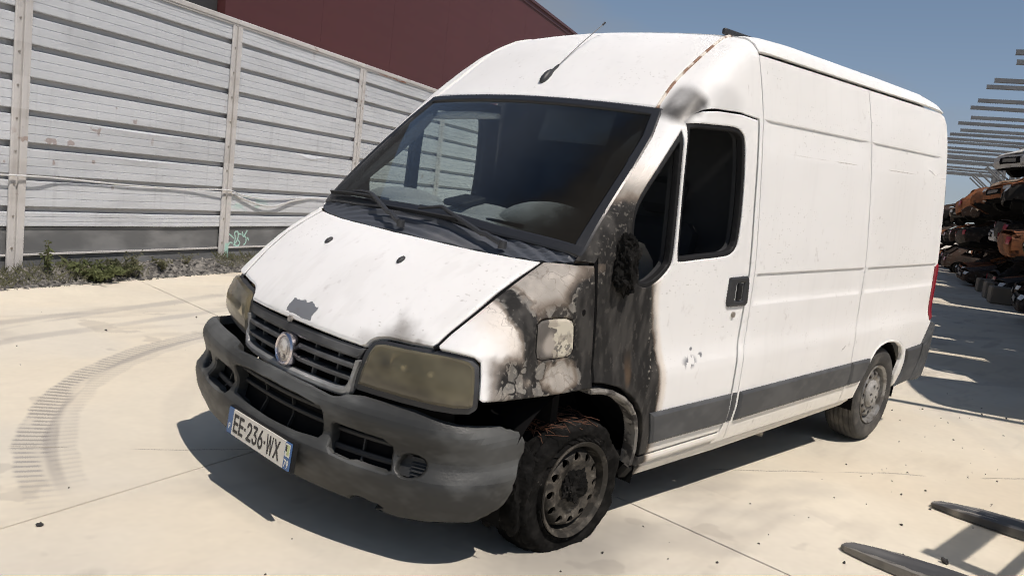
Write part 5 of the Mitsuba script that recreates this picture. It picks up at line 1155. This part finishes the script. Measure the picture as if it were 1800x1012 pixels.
for i, (d, o, w_, h_, lb) in enumerate(((1.4, 1.0, .5, .42, 'dark block on the ground in front of the second stack of wrecks'), (3.2, 1.1, .55, .45, 'dark block on the ground in front of the third stack of wrecks'), (6.2, 1.2, .5, .4, 'dark block on the ground in front of the fourth stack of wrecks'))):
    q = E0+RU*d+RW*(o-.3); k = put('concrete_block', bx(-w_/2, w_/2, -.35, .35, 0, h_, .03), 'joint_dirt', smooth=False, world=mat(RM, (q[0], q[1], 0))); labels[k] = {'label': lb, 'category': 'block'}
# ---------- forklift whose forks reach under the van's side ----------
LIFT = thing('forklift', 'forklift truck just out of frame, its two dark steel forks lying on the concrete', 'forklift'); LM = mat(None, (-1.66, 2.9, 0))
def fork(xc, y_tip):
    y0 = y_tip-2.9; pts = [(-.10,.02),(-.098,y0+.40),(-.075,y0+.16),(-.045,y0+.03),(-.02,y0),(.02,y0),(.045,y0+.03),(.075,y0+.16),(.098,y0+.40),(.10,.02)]
    V_, f_ = grid2d(Polygon(pts), .03, .12); t = np.clip((V_[:, 1]-y0)/1.15, 0, 1); top = .030+.042*np.sqrt(t); n_ = len(V_)
    v = np.vstack([np.c_[V_, top], np.c_[V_, np.full(n_, .006)]]); b = borders(f_)
    ed = shapely.distance(Polygon(pts).boundary, shapely.points(V_)) < 1e-6; v[:n_][ed, 2] -= .006
    f = np.vstack([f_, f_[:, ::-1]+n_, np.c_[b[:, 1], b[:, 0], b[:, 0]+n_], np.c_[b[:, 1], b[:, 0]+n_, b[:, 1]+n_]])
    return cat(tm(v+[xc, 0, 0], f), bx(xc-.10, xc+.10, .02, .08, .006, .55, .006))
put('fork', fork(-.52, 1.715), 'fork_steel', LIFT, smooth=25, world=LM); put('fork', fork(.555, 1.675), 'fork_steel', LIFT, smooth=25, world=LM)
def lput(name, mesh, bs='fork_steel'): put(name, mesh, bs, LIFT, smooth=False, world=LM)
lput('carriage', cat(bx(-.66,.66,.08,.13,.44,.56,.008), bx(-.66,.66,.08,.13,.14,.24,.008), bx(-.4,-.3,.131,.17,.14,.56), bx(.3,.4,.131,.17,.14,.56)))
lput('load_backrest', cat(*[bx(x-.012, x+.012, .085, .115, .57, 1.30) for x in (-.62,-.40,.40,.62)], bx(-.64,.64,.08,.12,1.301,1.34)))
for x in (-.36,.36): lput('mast_rail', bx(x-.045, x+.045, .18, .30, .05, 2.05, .006))
lput('mast_cross', bx(-.313,.313,.20,.28,1.93,2.03)); lput('mast_cross', bx(-.313,.313,.22,.28,1.05,1.13)); lput('lift_cylinder', tube([(0,.25,.1),(0,.25,1.04)], .04, 12))
lput('chassis', bx(-.5,.5,.5,2.2,.25,.95,.06), 'lift_yellow'); lput('counterweight', bx(-.52,.52,2.21,2.75,.30,1.05,.12), 'fork_steel'); lput('seat', bx(-.25,.25,1.35,1.85,.96,1.08,.04), 'seat_cloth'); lput('seat_back', bx(-.25,.25,1.82,1.95,1.085,1.55,.04), 'seat_cloth')
for x in (-.46,.46): lput('guard_post', tube([(x,.55,.95),(x,.75,2.1)], .03, 8)); lput('guard_post', tube([(x,2.3,1.05),(x,2.1,2.1)], .03, 8))
lput('overhead_guard', cat(*[bx(-.47,.47,y-.02,y+.02,2.11,2.15) for y in (.75,1.02,1.29,1.56,1.83,2.1)]))
for x in (-.50,.50):
    for y, r_ in ((.62,.31),(2.2,.25)):
        wh = lathe([(0,.03),(r_*.55,.03),(r_*.6,.06),(r_*.95,.055),(r_,.02),(r_,-.09),(r_*.95,-.12),(0,-.12)], 28); wh.apply_transform(mat(np.diag([1., 1., 1.])@frame((0,1,0),(0,0,1),(1 if x > 0 else -1,0,0))[:3, :3], (x+.04*(1 if x > 0 else -1), y, r_+.002))); lput('wheel', wh, 'tyre_rubber')
# ---------- scattered bits ----------
def scatter(r):
    if r.random() < .62: x, y = r.normal(-2.9, 1.5), r.normal(1.55, .75)
    elif r.random() < .5: x, y = r.normal(.3, .8), r.normal(1.15, .45)
    else: x, y = r.uniform(-2, 2.2), r.uniform(-5, 1.6)
    if y < 1.02 and y > -1.0 and x < .9 and x > -4: return None
    if math.hypot(x-CAM[0], y-CAM[1]) < 1.0: return None
    return np.array([x, y, .0])
k = put('grit', stones(260, scatter, .0052, 21), 'fragment_black', smooth=False); labels[k] = {'label': 'small dark crumbs scattered over the pale concrete', 'category': 'debris', 'kind': 'stuff'}
for i, (x, y, s_, bs, lb) in enumerate(((.395,1.41,.017,'fragment_black','black burnt crumb in front of the collapsed tyre'),(.475,1.505,.022,'fragment_grey','grey burnt flake on the concrete in front of the collapsed tyre'))):
    q = trimesh.creation.icosphere(2, 1); v = np.array(q.vertices); v = v*s_*np.array([1.3, .8, .5])*(1+1.2*(meshkit.fbm(v*2+i*5, 3, i)-.5))[:, None]
    k = put('burnt_fragment', tm(v+[x, y, s_*.3], q.faces), bs, smooth=25); labels[k] = {'label': lb, 'category': 'debris'}
